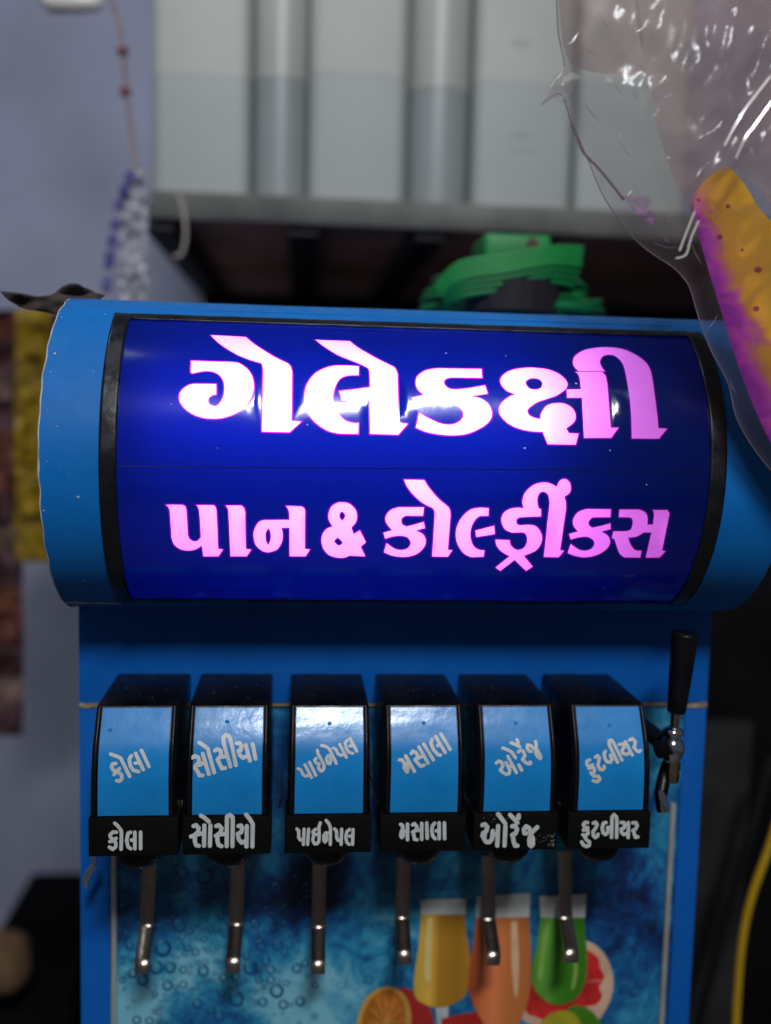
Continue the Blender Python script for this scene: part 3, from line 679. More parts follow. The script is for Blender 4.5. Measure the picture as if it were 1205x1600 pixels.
UPW = [
 ((162,1160),15.06,88,[[(285,500),(210,510),(185,580),(220,650),(290,690)],[(250,760),(290,700),(370,620)],[(330,700),(420,760),(430,860),(370,915),(310,900)],[(165,280),(290,320),(400,370),(420,410),(610,800)],
   [(650,320),(600,400),(630,560),(700,660),(820,690)],[(740,490),(810,480)],[(750,260),(930,640)],[(890,190),(1065,570)]]),
 ((290,1138),10.04,64,[[(110,460),(150,435),(200,460),(215,530),(150,600)],[(150,620),(190,680),(220,745),(270,740)],[(210,580),(290,540)],[(270,400),(365,720)],[(215,225),(280,265),(355,325)],[(360,370),(450,695)],
   [(460,350),(500,325),(550,350),(560,430),(500,490)],[(505,500),(540,570),(570,630),(620,625)],[(560,450),(640,440)],[(600,240),(705,600)],[(600,240),(590,150),(630,105),(680,120),(710,200),(790,580)],
   [(800,235),(850,230),(880,280),(860,350),(830,350)],[(830,350),(850,420),(900,465),(960,440)],[(945,265),(1010,510)],[(1052,250),(1098,480)]]),
 ((455,1142),10.48,52,[[(115,620),(160,640),(195,720),(240,745),(290,730)],[(225,555),(335,765)],[(300,515),(405,730)],[(430,320),(440,380),(500,480),(540,570),(530,640),(490,660),(450,620),(450,560)],[(410,450),(385,480),(410,530),(460,540)],
   [(500,240),(580,260),(630,300),(740,535)],[(660,400),(600,410),(575,460),(600,530),(635,540),(650,490),(630,420)],[(690,280),(730,300),(770,380),(810,400),(870,390)],[(795,220),(905,435)],[(920,155),(885,200),(900,280),(940,350),(1010,370)],[(960,250),(1010,240)],[(965,125),(1075,335)]]),
 ((612,1136),12.05,68,[[(145,620),(195,620),(240,680),(240,780),(290,850),(310,780),(290,700)],[(260,700),(330,680)],[(265,545),(430,835)],[(370,500),(400,455),(460,480),(500,560),(440,620)],[(450,630),(510,700),(550,740),(610,720)],[(490,590),(560,560)],[(515,380),(685,680)],
   [(605,325),(785,620)],[(760,235),(740,310),(790,430),(870,520),(920,530)],[(870,350),(920,345)],[(830,180),(1010,480)],[(930,130),(1100,420)]]),
 ((766,1146),13.39,70,[[(130,620),(180,580),(240,600),(270,680),(220,760)],[(215,770),(270,820),(340,860),(400,840),(410,760),(330,610)],[(400,700),(440,680)],[(370,480),(550,820)],[(265,305),(380,350),(460,400),(530,510)],[(600,660),(660,770)],
   [(590,390),(640,350),(700,380),(730,470),(680,540)],[(680,550),(740,610),(800,640),(850,630),(840,600)],[(440,200),(520,230),(620,280)],[(560,130),(590,200)],[(860,380),(810,370),(775,300),(780,240),(850,260),(930,330)],[(950,170),(965,240),(960,310)],
   [(960,310),(950,400),(990,490),(1050,530),(1060,490),(1010,390),(960,310)]]),
 ((905,1146),11.48,60,[[(190,475),(140,500),(140,560),(180,600),(240,560)],[(180,630),(250,600),(280,660),(260,720),(210,710)],[(210,710),(270,770),(350,770),(375,820),(330,870),(250,850)],[(290,430),(330,400),(365,440),(350,510),(340,580),(370,640),(420,655),(455,620),(450,590)],
   [(475,320),(450,350),(460,440),(500,510),(560,520),(590,470),(560,390)],[(570,400),(600,390)],[(540,200),(690,520)],[(540,200),(540,130),(580,120),(620,170),(770,480)],[(720,200),(790,190),(810,250),(770,300),(790,360),(850,380),(900,350)],[(830,150),(955,390)],
   [(905,120),(960,95),(1010,150),(1000,220),(980,240)],[(985,250),(1030,310),(1070,330),(1100,310)]]),
]
def letters(polys, fmap, name, mt, parent, grid=False):
    bbs = [bb(p) for p in polys]
    def test(c):
        for b_, p in zip(bbs, polys):
            if b_[0] <= c[0] <= b_[2] and b_[1] <= c[1] <= b_[3] and inside(c, p): return True
        return False
    ex = []
    if grid:
        x0, y0, x1, y1 = min(b_[0] for b_ in bbs), min(b_[1] for b_ in bbs), max(b_[2] for b_ in bbs), max(b_[3] for b_ in bbs)
        ex = [(x0+3*i+.17, y0+3*j+.23) for i in range(int((x1-x0)/3)+1) for j in range(int((y1-y0)/3)+1)]
    return fill(test, polys, ex, fmap, name, mt, parent, False)
VN = ['cola', 'soda', 'pineapple', 'masala', 'orange', 'fruit beer']
LEV = [((234, 1366), (229, 1446), (222, 1505), (222, 1521)), ((372, 1366), (369, 1444), (364, 1502), (364, 1519)), ((499, 1366), (498, 1448), (497, 1506), (497, 1522)),
       ((630, 1360), (629, 1434), (632, 1490), (633, 1506)), ((762, 1358), (764, 1436), (772, 1492), (770, 1508)), ((881, 1350), (884, 1434), (894, 1488), (892, 1504))]
labs = ['black tap at far left, its sticker shiny at the upper right corner', 'second black tap from the left, wider white writing', 'third black tap from the left with a bright glare across the sticker top',
        'fourth black tap from the left with glare along the sticker top edge', 'fifth black tap with smudged sticker and scratched label', 'sixth black tap beside the small black handled tap']
stk6 = []
for i in range(6):
    x = VX[i]+VWd/2
    vb = link('dispensing_valve', me_body); vb.parent = mach; vb.location = Vector((x, 0, 0))-mach.location; vb['label'] = labs[i]
    for nm, me in (('bezel', me_bez[0]), ('bezel', me_bez[1]), ('label_band', me_band), ('nozzle', me_noz), ('sticker', me_stk)):
        o = link(nm, me); o.parent = vb
        if nm == 'bezel': pass
    def polysof(w4):
        off, s_, w, st = w4; return [q for t in st for q in stroke(t, w, off, s_)]
    polys = polysof(LOW[i])
    YF = YBAND-.0004
    def adv(o): o.parent = vb; o.location = -Vector((x, 0, 0)); return o
    adv(letters(polys, lambda a_, b_: at(a_, b_, YF), 'lower_lettering', M['print'], None))
    polys = polysof(UPW[i])
    adv(letters(polys, lambda a_, b_: onprof(a_, b_, .00125), 'upper_lettering', M['print'], None, True))
    # small screw bump under the sticker
    bp = onprof(*[(172, 1141), (355, 1128), (515, 1131), (662, 1130), (806, 1130), (952, 1133)][i], .0002)
    bm = bmesh.new(); bmesh.ops.create_uvsphere(bm, u_segments=16, v_segments=10, radius=.0017)
    for v in bm.verts: v.co = Vector((v.co.x+bp.x, v.co.y*.85+bp.y, v.co.z+bp.z))
    adv(bmobj('screw_bump', bm, M['sticker'], None, True))
    # steel lever: a bent flat strip
    L4 = LEV[i]; Ys = (.772, .772, .744, .742)
    P = [at(q_[0], q_[1], y_) for q_, y_ in zip(L4, Ys)]; P[0].z += .012
    hwd = .0056; th = .0016; path = []
    # round the bends
    pp = [P[0]] + [P[1]+(P[0]-P[1]).normalized()*.003, P[1]+(P[2]-P[1]).normalized()*.003] + [P[2]+(P[1]-P[2]).normalized()*.003, P[2]+(P[3]-P[2]).normalized()*.003] + [P[3]]
    path = [pp[0], pp[1], (pp[1]+pp[2]+P[1]*2)/4, pp[2], pp[3], (pp[3]+pp[4]+P[2]*2)/4, pp[4], pp[5]]
    bm = bmesh.new(); A = []
    for k, p in enumerate(path):
        t = (path[min(k+1, 7)]-path[max(k-1, 0)]).normalized(); n_ = Vector((1, 0, 0)).cross(t).normalized()
        row = []
        for sx, dn in ((-1, -.6), (-.85, -1), (.85, -1), (1, -.6), (1, 1), (-1, 1)):
            q_ = p + Vector((sx*hwd, 0, 0)) + n_*dn*th*(-1 if n_.y > 0 else 1)*-1*(1)
            row.append(bm.verts.new(q_))
        A.append(row)
    for r0, r1 in zip(A, A[1:]):
        for k in range(6): bm.faces.new((r0[k], r0[(k+1) % 6], r1[(k+1) % 6], r1[k]))
    bm.faces.new(A[0]); bm.faces.new(A[-1][::-1])
    adv(bmobj('lever', bm, M['steel'], None, auto=50))
# scratches on the fifth label band and small clear locking tabs between the valves
bm = bmesh.new(); rnd = random.Random(3)
for k in range(46):
    px = rnd.uniform(835, 866) if k % 3 else rnd.uniform(755, 800); py = rnd.gauss(1312, 5) if k % 3 else rnd.gauss(1278, 4)
    A = at(px, py, YBAND-.0003); dx = rnd.uniform(.0004, .0018); dz = rnd.uniform(-.0006, .0006); t = rnd.uniform(.00008, .00025)
    vs = [bm.verts.new(A), bm.verts.new(A+Vector((dx, 0, dz))), bm.verts.new(A+Vector((dx, 0, dz+t))), bm.verts.new(A+Vector((0, 0, t)))]; bm.faces.new(vs)
o = bmobj('label_scratches', bm, M['paper'], mach); o['kind'] = 'stuff'
for (a_, b_, c_) in (((577, 1208), (592, 1258), (597, 1252)), ((725, 1240), (736, 1260), (744, 1257)), ((872, 1252), (880, 1262), (890, 1258)), ((275, 1272-0), (283, 1262), (285, 1250)), ((436, 1262), (441, 1240), (440, 1205))):
    tube('clip', spline([at(*a_, .712), at(*b_, .71), at(*c_, .712)], 4), .0006, M['brass'], mach, 6)
# --- the small tap at the right
YTp = .712
tp = bpy.data.objects.new('side_tap', None); C.objects.link(tp); tp.parent = mach; tp.location = at(1050, 1170, YTp)-mach.location
tp['label'] = 'small chrome tap with a tall black handle'
def tpart(name, pts, rad, mt, n=20):
    bm = bmesh.new(); add_tube(bm, pts, rad, n); o = bmobj(name, bm, mt, None, auto=45); o.parent = tp; o.location = -at(1050, 1170, YTp); return o
def axis(p, q, ts): return [p.lerp(q, t) for t in ts]
h0, h1 = at(1071, 988, YTp-.004), at(1057, 1112, YTp)
tpart('handle', axis(h0, h1, (0, .012, .05, .5, .9, 1)), [.0088, .0096, .0098, .0088, .0074, .0070], M['black'], 28)
n0, n1 = at(1057, 1111, YTp), at(1054, 1140, YTp)
tpart('neck', axis(n0, n1, (0, 1)), [.0040, .0036], M['chrome'])
c0, c1 = at(1052, 1137, YTp), at(1051, 1152, YTp)
tpart('collar', axis(c0, c1, (0, .2, .6, 1)), [.0055, .0075, .0080, .0058], M['chrome'])
c0, c1 = at(1051, 1153, YTp), at(1049, 1190, YTp)
tpart('valve_barrel', axis(c0, c1, (0, .1, .3, .6, .85, 1)), [.0060, .0078, .0092, .0088, .0070, .0050], M['chrome'])
tpart('cross_bar', [at(1028, 1172, YTp+.002), at(1051, 1166, YTp-.006)], [.0068, .0060], M['black'])
c0, c1 = at(1052, 1190, YTp), at(1050, 1222, YTp)
tpart('nut', axis(c0, c1, (0, .45, .5, .55, 1)), [.0056, .0058, .0046, .0056, .0050], M['brass'], 6)
tpart('elbow', spline([at(1046, 1190, YTp+.01), at(1038, 1215, YTp+.006), at(1033, 1240, YTp)], 5), .0052, M['black'])
tpart('spout', axis(at(1030, 1233, YTp), at(1036, 1268, YTp-.002), (0, .1, .9, 1)), [.0040, .0046, .0048, .0043], M['chrome'])
sh = at(1052, 1172, YTp)
tpart('shank', [sh, Vector((sh.x-.012, DY, sh.z+.004))], [.0065, .0085], M['black'])
tpart('wall_flange', [Vector((sh.x-.018, DY-.020, sh.z+.004)), Vector((sh.x-.022, DY-.0005, sh.z+.004))], [.008, .015], M['chrome'])
# chipped clip hanging under the first valve
tpx = spline([at(146, 1336, .76), at(147, 1352, .76), at(140, 1362, .76), at(134, 1378, .76), at(136, 1386, .76)], 5)
tube('bent_hook', tpx, [.0014+.0012*math.sin(k/len(tpx)*3.1) for k in range(len(tpx))], M['chrome'], mach, 8)
# dust and small chips on the front of the drum
bm = bmesh.new()
for px, py in ((268, 632), (697, 553), (790, 557), (953, 704), (1010, 757), (943, 918), (173, 738), (900, 600), (560, 662), (480, 664), (340, 700), (820, 700)):
    x, th = oncyl(px, py); r = random.uniform(.0004, .0008)
    vs = [bm.verts.new(cyl(x+r*math.cos(k)*random.uniform(.5, 1.2), th+r/RC*math.sin(k)*random.uniform(.5, 1.2), RC+.0007)) for k in range(6)]; bm.faces.new(vs)
bmobj('dust_specks', bm, M['paper'], mach)
# dust on the black valve tops
bm = bmesh.new()
for k in range(150):
    i = rnd.randrange(6); x = VX[i]+rnd.uniform(.003, VWd-.003); y = rnd.uniform(YT+.004, DY-.004); r = rnd.uniform(.0001, .00032)
    vs = [bm.verts.new((x+r*math.cos(a_)*rnd.uniform(.5, 1.5), y+r*math.sin(a_), ZT+.0012)) for a_ in range(6)]; bm.faces.new(vs)
bmobj('dust_specks', bm, M['paper'], mach)

# ------------------------------------------------------------------ the room behind
box('wall', -3, 3, 2.35, 2.45, 0, 3.2, M['wall'])['kind'] = 'structure'
box('floor', -3, 3, -3, 2.35, -.05, 0, M['floor'])['kind'] = 'structure'
# dark partition to the right of the machine and dark boards under the shelf
A = at(1111, 900, 1.30)
o = box('dark_partition', at(1085, 900, 1.32).x, 2.2, 1.32, 1.36, 0, at(900, 340, 1.32).z, M['dark'], None, .003)
tag(o, 'black board filling the gap right of the blue machine', 'partition')
SY = 1.30                                   # front of the shelf
z1 = at(600, 312, SY).z; z0 = at(600, 355, SY).z; sx0 = at(234, 330, SY).x; sx1 = 1.1
sh_ = empty('wall_shelf', ((sx0+sx1)/2, SY+.4, 0), 'grey metal edged shelf with brown board underside above the machine', 'shelf')
box('front_edge', sx0, sx1, SY, SY+.012, z0, z1, M['steelplate'], sh_, .003)
box('side_edge', sx0, sx0+.01, SY+.0125, 2.34, z0, z1, M['steelplate'], sh_, .002)
box('top_board', sx0+.0105, sx1, SY+.0125, 2.34, z1-.006, z1-.001, M['steelplate'], sh_)
xs = [sx0+.0105+.196*i for i in range(8)]
for i, x in enumerate(xs[:-1]):
    box('plank', x+.001, x+.194, SY+.02, 2.33, z0+.020, z0+.030, M['plank'], sh_, .002)
for px in (245, 474, 675, 900):
    x = at(px, 352, SY).x; box('beam', x-.020, x+.020, SY+.014, 2.33, z0-.012, z0+.0195, M['beam'], sh_, .002)
box('back_board', at(300, 420, 1.75).x, sx1, 1.95, 1.97, 0, z0-.015, M['dark'], sh_)
# containers standing on the shelf
TY = SY+.02; zt = z1
def hexa(name, x0, x1, y0, y1, za, zb, mt, parent, bev=.02):
    b_ = bmesh.new(); add_box(b_, x0, x1, y0, y1, za, zb)
    e = [e for e in b_.edges if abs(e.verts[0].co.z-e.verts[1].co.z) > .01]
    bmesh.ops.bevel(b_, geom=e, offset=bev, segments=6, profile=.5, affect='EDGES')
    return bmobj(name, b_, mt, parent, auto=40)
tanks = [(236, 392, 118, 'milky white water tank at the left end of the shelf'), (482, 636, 116, 'milky white water tank in the middle, between two clear tubes'), (740, 898, 130, 'milky white water tank with faint grey printing, near the plastic bag'), (902, 1080, 130, 'milky white water tank half hidden behind the plastic bag')]
for a_, b_, lv, lab in tanks:
    x0 = at(a_, 200, TY).x; x1 = at(b_, 200, TY).x; zl = at((a_+b_)/2, lv, TY).z
    e = empty('water_tank', ((x0+x1)/2, TY+.12, zt), lab, 'tank', 'tanks on the shelf')
    hexa('lower_body', x0, x1, TY, TY+.22, zt+.001, zl, M['tanklow'], e, .014)
    hexa('upper_body', x0, x1, TY, TY+.22, zl+.0005, zt+.42, M['tank'], e, .014)
    bm = bmesh.new(); add_tube(bm, [((x0+x1)/2, TY+.11, zt+.42), ((x0+x1)/2, TY+.11, zt+.45)], .03, 20); bmobj('cap', bm, M['green'], e, auto=40)
    if a_ == 740:
        for py, w_ in ((62, 30), (68, 26), (206, 22), (212, 30), (232, 40)):
            q0 = at(800, py, TY-.0008); q1 = at(800+w_, py+3, TY-.0008); box('printed_mark', q0.x, q1.x, TY-.0008, TY-.0002, q1.z, q0.z, M['tubelow'], e)
for a_, b_, lv, lab in ((391, 483, 122, 'grey clear tube half full of water, left one on the shelf'), (636, 741, 138, 'grey clear tube half full of water, right one with green cap')):
    x0 = at(a_, 200, TY).x; x1 = at(b_, 200, TY).x; xm = (x0+x1)/2; r = (x1-x0)/2; zl = at(xm, lv, TY).z
    zl = at((a_+b_)/2, lv, TY+r*.2).z
    e = empty('water_tube', (xm, TY+r, zt), lab, 'tube', 'tubes on the shelf')
    for nm, za, zb_, mt in (('lower_body', zt+.001, zl, M['tubelow']), ('upper_body', zl+.0005, zt+.285, M['tube'])):
        bm = bmesh.new(); add_tube(bm, [(xm, TY+r, za), (xm, TY+r, zb_)], r, 40); bmobj(nm, bm, mt, e, auto=40)
    bm = bmesh.new(); add_tube(bm, [(xm, TY+r, zt+.2855), (xm, TY+r, zt+.30)], r*.6, 30); bmobj('cap', bm, M['greendk'], e, auto=40)
# green extension cord in a coil behind the drum
GY = 1.02
gx = at(800, 470, GY).x
gr = empty('extension_cord', (gx, GY, ztop), 'green extension cord coiled flat behind the sign drum with its socket on top', 'extension cord')
rnd = random.Random(5)
for k in range(22):
    zc_ = at(800, 488-(k % 11)*4.6, GY).z; pts = []
    rx = .094 - .0022*(k % 11) - .010*(k // 11) + rnd.uniform(-.008, .006); ry = .07 - .01*(k // 11); cxk = gx + rnd.uniform(-.008, .008)
    tl_ = rnd.uniform(-.003, .009); ph = rnd.uniform(0, 6)
    for j in range(33):
        t = 2*math.pi*j/32; pts.append(Vector((cxk+rx*math.cos(t), GY+.02+ry*math.sin(t), zc_+tl_*math.cos(t)+.0035*math.sin(2*t+ph))))
    tube('cable_loop', pts, .0031, M['greendk'] if k % 3 else M['green'], gr, 8)
for k in range(7):
    dz = (k-3)*.0052; dy = -.003*abs(k-3)*-1
    pts = spline([at(684+k*3, 460+k, GY-.055)+Vector((0, dy, -dz*.5)), at(720, 436, GY-.068)+Vector((0, dy, -dz)), at(790, 424, GY-.074)+Vector((0, dy, -dz)), at(860, 412, GY-.07)+Vector((0, dy, -dz)), at(912-k*2, 412+k, GY-.052)+Vector((0, dy, -dz))], 5)
    tube('cable_wrap', pts, .0034, M['green'], gr, 8)
q0 = at(757, 362, GY-.05); q1 = at(862, 412, GY-.05)
box('socket_box', q0.x, q1.x, GY-.05, GY+.02, q1.z, q0.z, M['green'], gr, .006, 3)
q = at(832, 380, GY-.0505); bm = bmesh.new(); add_tube(bm, [q+Vector((0, .001, 0)), q-Vector((0, .0012, 0))], .0055, 16); bmobj('socket_hole', bm, mat('socket_dark', (.06, .015, .02), .5), gr)
bm = bmesh.new(); c_ = at(795, 445, GY-.02); add_tube(bm, [c_+Vector((0, 0, -.03)), c_], [.05, .055], 24); bmobj('coil_core', bm, M['beam'], gr)
# strings and sachets hanging left of the shelf
HY = 1.24
st = tube('hanging_string', spline([at(168, -30, HY), at(190, 60, HY), at(197, 140, HY), at(205, 200, HY), at(212, 258, HY)], 6), .0030, M['redstring'])
tag(st, 'thin reddish twisted string hanging at the left end of the shelf', 'string')
for px, py in ((196, 143), (192, 80)):
    bm = bmesh.new(); bmesh.ops.create_uvsphere(bm, u_segments=10, v_segments=8, radius=.007, matrix=Matrix.Translation(at(px, py, HY))); o = bmobj('knot', bm, mat('knot_red', (.20, .07, .07), .8), None, True); adopt(o, st)
sa = empty('sachet_strip', at(212, 256, HY), 'crumpled clear sachet strip with purple print hanging by the shelf end', 'sachet strip')
def crumple(name, poly, Y, amp, mt, parent, step=5, fq=.06, seed=0, smooth=False):
    b_ = bb(poly); ex = [(x+.3*random.random(), y+.3*random.random()) for x in range(int(b_[0])+2, int(b_[2]), step) for y in range(int(b_[1])+2, int(b_[3]), step) if inside((x, y), poly)]
    o = fill(lambda c: inside(c, poly), [poly], ex, lambda x, y: at(x, y, Y+amp*noise.noise(Vector((x*fq, y*fq*.5, seed)))), name, mt, parent, smooth)
    return o
crumple('clear_wrap', loop("205,255c 222,262 226,300 232,330 228,400 232,470 190,470 186,400 188,330 196,290", (0, 0), 1), HY, .018, M['clearpack'], sa, 6, .12, 2)
for k, (cx_, cy2, hh) in enumerate(((203, 278, 9), (195, 300, 10), (186, 322, 8), (181, 352, 8), (177, 378, 10), (172, 408, 14), (168, 446, 12))):
    crumple('purple_print', loop(f"{cx_-8},{cy2-hh}c {cx_+8},{cy2-hh-3}c {cx_+6},{cy2+hh-3}c {cx_-9},{cy2+hh}c", (0, 0), 1), HY-.004, .006, M['purple'], sa, 4)
st2 = tube('loose_string', spline([at(279, 304, SY-.004), at(287, 330, SY-.006), at(290, 370, SY-.006), at(283, 398, SY-.004), at(272, 400, SY-.002)], 6), .0022, M['string'])
tag(st2, 'pale loop of string hanging over the shelf front edge', 'string')
# white fitting at the very top left
f_ = empty('ceiling_fitting', at(110, 0, 1.3), 'small white ceramic fitting at the top left edge of the photo', 'fitting')
bm = bmesh.new(); add_tube(bm, [at(64, -4, 1.3), at(80, 2, 1.3), at(118, 4, 1.3), at(150, 2, 1.3), at(160, -4, 1.3)], [.006, .014, .012, .012, .006], 20); bmobj('cap', bm, M['lampwhite'], f_, True)
# snack strips hanging at the far left
BY = 1.45
cols = [(.12, .035, .025), (.06, .02, .02), (.17, .10, .08), (.08, .035, .045), (.15, .05, .025)]
def sachets(cxp, w, ys, pal, lab, Y):
    e = empty('snack_strip', at(cxp, ys[0], Y), lab, 'sachet strip', 'snack strips hanging at the left')
    for k, (ya, yb) in enumerate(zip(ys, ys[1:])):
        c_ = pal[k % len(pal)]; key = 'wrap_%s' % str(c_)
        if key not in M: M[key] = mat('sachet_wrap', c_, .6, spec=.3, var=.6, vscale=45, bump=.5, bscale=30)
        jj = random.uniform(-3, 3); P_ = [(cxp-w+jj, ya-3), (cxp+w+jj, ya-5), (cxp+w+jj*.5, yb+3), (cxp-w-jj, yb+4)]
        crumple('sachet', P_, Y+.003*(k % 2), .02, M[key], e, 9, .05, k*3.1)
    return e
sachets(12, 24, [488+47*i for i in range(15)], cols, 'strip of dark red and brown snack sachets at the far left edge', BY)
sachets(51, 27, [486, 560, 640, 720, 800, 875], [(.27, .17, .006), (.24, .15, .008), (.29, .19, .006)], 'strip of yellow sachets beside the dark red strip', BY-.03)
sachets(86, 12, [492+42*i for i in range(10)], cols[1:4], 'strip of brown sachets between the yellow strip and the drum', BY+.03)
# bottom left: dark block added where the wall fades to dark, brown bundle
o = box('added_dark_block', at(-60, 1500, 1.5).x, at(112, 1500, 1.5).x, 1.5, 1.9, 0, at(60, 1545, 1.5).z, M['dark'], None, .01); tag(o, 'added dark block where the wall fades to dark, low on the left', 'box')
bm = bmesh.new(); c_ = at(5, 1500, 1.45)
bmesh.ops.create_icosphere(bm, subdivisions=3, radius=.045)
for v in bm.verts: v.co = v.co*(1+.25*noise.noise(v.co*30)) + c_
o = bmobj('brown_bundle', bm, mat('brown_cloth', (.16, .09, .04), .9, var=.4, vscale=30), None, True); tag(o, 'small brown cloth bundle at the lower left edge', 'bundle')
# cables at the lower right
o = tube('yellow_cable', spline([at(1230, 1230, .95), at(1203, 1320, .95), at(1175, 1400, .95), at(1160, 1470, .95), at(1152, 1560, .95), at(1146, 1680, .95), at(1143, 1800, .95)], 10), .0042, M['yellowcable'])
tag(o, 'yellow cable hanging down at the lower right', 'cable')
o = tube('black_cable', spline([at(1205, 1180, 1.1), at(1165, 1330, 1.1), at(1125, 1480, 1.1), at(1095, 1590, 1.1), at(1080, 1700, 1.1)], 10), .006, M['blackcable'])
tag(o, 'black cable hanging diagonally beside the yellow one', 'cable')
o = box('grey_board', at(1080, 1400, 1.2).x, at(1162, 1400, 1.2).x, 1.2, 1.22, 0, at(1120, 1130, 1.2).z, mat('grey_board', (.022, .021, .022), .8, spec=.15, var=.4, vscale=12), None, .003); tag(o, 'grey board leaning right behind the blue machine', 'board')

# ------------------------------------------------------------------ clear plastic bag, right front
def bag_mat(name, tint, alpha, rough, bscale, bstr, trans=(.5, .42, .42)):
    mm = bpy.data.materials.new(name); mm.use_nodes = True; nt = mm.node_tree; nt.nodes.clear(); Lk = nt.links.new
    out = nt.nodes.new('ShaderNodeOutputMaterial')
    tr = nt.nodes.new('ShaderNodeBsdfTransparent'); tr.inputs[0].default_value = (.97, .96, .96, 1)
    df = nt.nodes.new('ShaderNodeBsdfDiffuse'); df.inputs[0].default_value = (*tint, 1)
    tl = nt.nodes.new('ShaderNodeBsdfTranslucent'); tl.inputs[0].default_value = (*trans, 1)
    gl = nt.nodes.new('ShaderNodeBsdfGlossy'); gl.inputs['Roughness'].default_value = rough; gl.inputs[0].default_value = (1, 1, 1, 1)
    m1 = nt.nodes.new('ShaderNodeMixShader'); m1.inputs[0].default_value = .5; Lk(df.outputs[0], m1.inputs[1]); Lk(tl.outputs[0], m1.inputs[2])
    m2 = nt.nodes.new('ShaderNodeMixShader'); Lk(tr.outputs[0], m2.inputs[1]); Lk(m1.outputs[0], m2.inputs[2])
    tc = nt.nodes.new('ShaderNodeTexCoord'); n = nt.nodes.new('ShaderNodeTexNoise'); n.inputs['Scale'].default_value = 14; n.inputs['Detail'].default_value = 5
    Lk(tc.outputs['Object'], n.inputs['Vector']); mr = nt.nodes.new('ShaderNodeMapRange'); mr.inputs[1].default_value = .3; mr.inputs[2].default_value = .7
    n.noise_type = 'RIDGED_MULTIFRACTAL'; mr.inputs[1].default_value = .2; mr.inputs[2].default_value = 1.6; mr.inputs[3].default_value = alpha*.55; mr.inputs[4].default_value = min(.95, alpha*2.0); Lk(n.outputs['Fac'], mr.inputs[0]); Lk(mr.outputs[0], m2.inputs[0])
    fr = nt.nodes.new('ShaderNodeFresnel'); fr.inputs[0].default_value = 1.5
    n2 = nt.nodes.new('ShaderNodeTexNoise'); n2.noise_type = 'RIDGED_MULTIFRACTAL'; n2.inputs['Scale'].default_value = bscale; n2.inputs['Detail'].default_value = 5; n2.inputs['Distortion'].default_value = .6
    mp = nt.nodes.new('ShaderNodeMapping'); mp.inputs['Rotation'].default_value = (0, .5, 0); mp.inputs['Scale'].default_value = (2.2, 1, .7)
    Lk(tc.outputs['Object'], mp.inputs[0]); Lk(mp.outputs[0], n2.inputs['Vector'])
    b = nt.nodes.new('ShaderNodeBump'); b.inputs['Strength'].default_value = bstr; b.inputs['Distance'].default_value = .004; Lk(n2.outputs['Fac'], b.inputs['Height'])
    Lk(b.outputs[0], gl.inputs['Normal']); Lk(b.outputs[0], fr.inputs['Normal']); Lk(b.outputs[0], df.inputs['Normal'])
    m3 = nt.nodes.new('ShaderNodeMixShader'); fm = nt.nodes.new('ShaderNodeMath'); fm.operation = 'MULTIPLY'; fm.inputs[1].default_value = .42; Lk(fr.outputs[0], fm.inputs[0]); Lk(fm.outputs[0], m3.inputs[0]); Lk(m2.outputs[0], m3.inputs[1]); Lk(gl.outputs[0], m3.inputs[2])
    Lk(m3.outputs[0], out.inputs[0]); return mm
M['bag'] = bag_mat('clear_plastic', (.66, .55, .53), .16, .2, 12, .5)
M['inner'] = bag_mat('pinkish_plastic', (.60, .39, .33), .85, .38, 12, .4, (.52, .30, .28))
M['creaseclear'] = bag_mat('crease_film', (.75, .68, .68), .45, .08, 30, .2)
M['foldglow'] = bag_mat('sign_glow_fold_film', (.75, .30, .70), .55, .15, 30, .3, (.7, .25, .65))  # pink tint paints the sign's magenta reflection into the film
edge = [(868, -60), (870, 0), (873, 55), (882, 105), (864, 130), (850, 155), (846, 163), (862, 152), (878, 148), (893, 190), (915, 240), (940, 300), (962, 335), (990, 372), (1022, 398), (1052, 418), (1076, 445), (1090, 490), (1108, 540), (1128, 578), (1140, 605), (1150, 650), (1172, 692), (1205, 735), (1240, 770)]
bagp = edge + [(1330, 780), (1330, -60)]
def dist_edge(x, y):
    best = 1e9
    for (ax, ay), (bx, by) in zip(edge, edge[1:]):
        dx, dy = bx-ax, by-ay; t = max(0, min(1, ((x-ax)*dx+(y-ay)*dy)/(dx*dx+dy*dy))); best = min(best, math.hypot(x-ax-t*dx, y-ay-t*dy))
    return best
def ridge(x, y, seed, f=.009):
    v = 0; a_ = 1; 
    for k in range(2):
        nv = noise.noise(Vector((x*f*1.5+y*f*.4, y*f*.6-x*f*.2, seed+k*7))); v += a_*(1-abs(nv)*2.2); a_ *= .5; f *= 2.1
    return v
def bagY(x, y, side, seed):
    d = dist_edge(x, y); bl = 1-math.exp(-d/70)
    if side < 0: return .652 - .045*bl + .005*bl*ridge(x, y, seed) + .0006*bl*ridge(x+y*.3, y*.7-x*.2, seed+3, .035) - .004*math.exp(-d/6)
    return .658 + .003*bl + .005*bl*ridge(x, y, seed)*.5
def bag_sheet(side, seed, step=5):
    ex = [(x+random.uniform(-1, 1), y+random.uniform(-1, 1)) for x in range(850, 1330, step) for y in range(-54, 776, step) if inside((x, y), bagp) and dist_edge(x, y) > 2.5]
    ed = []
    for p, q in zip(bagp, bagp[1:]+bagp[:1]):
        n = max(1, int(math.hypot(q[0]-p[0], q[1]-p[1])/10))
        for k in range(n): ed.append((p[0]+(q[0]-p[0])*k/n, p[1]+(q[1]-p[1])*k/n))
    return fill(lambda c: inside(c, bagp), [ed], ex, lambda x, y: at(x, y, bagY(x, y, side, seed)), 'bag_sheet', M['bag'], None, True)
bag = empty('plastic_bag', at(1200, 200, .63), 'crinkled clear plastic bag hanging over the right end of the sign drum', 'plastic bag')
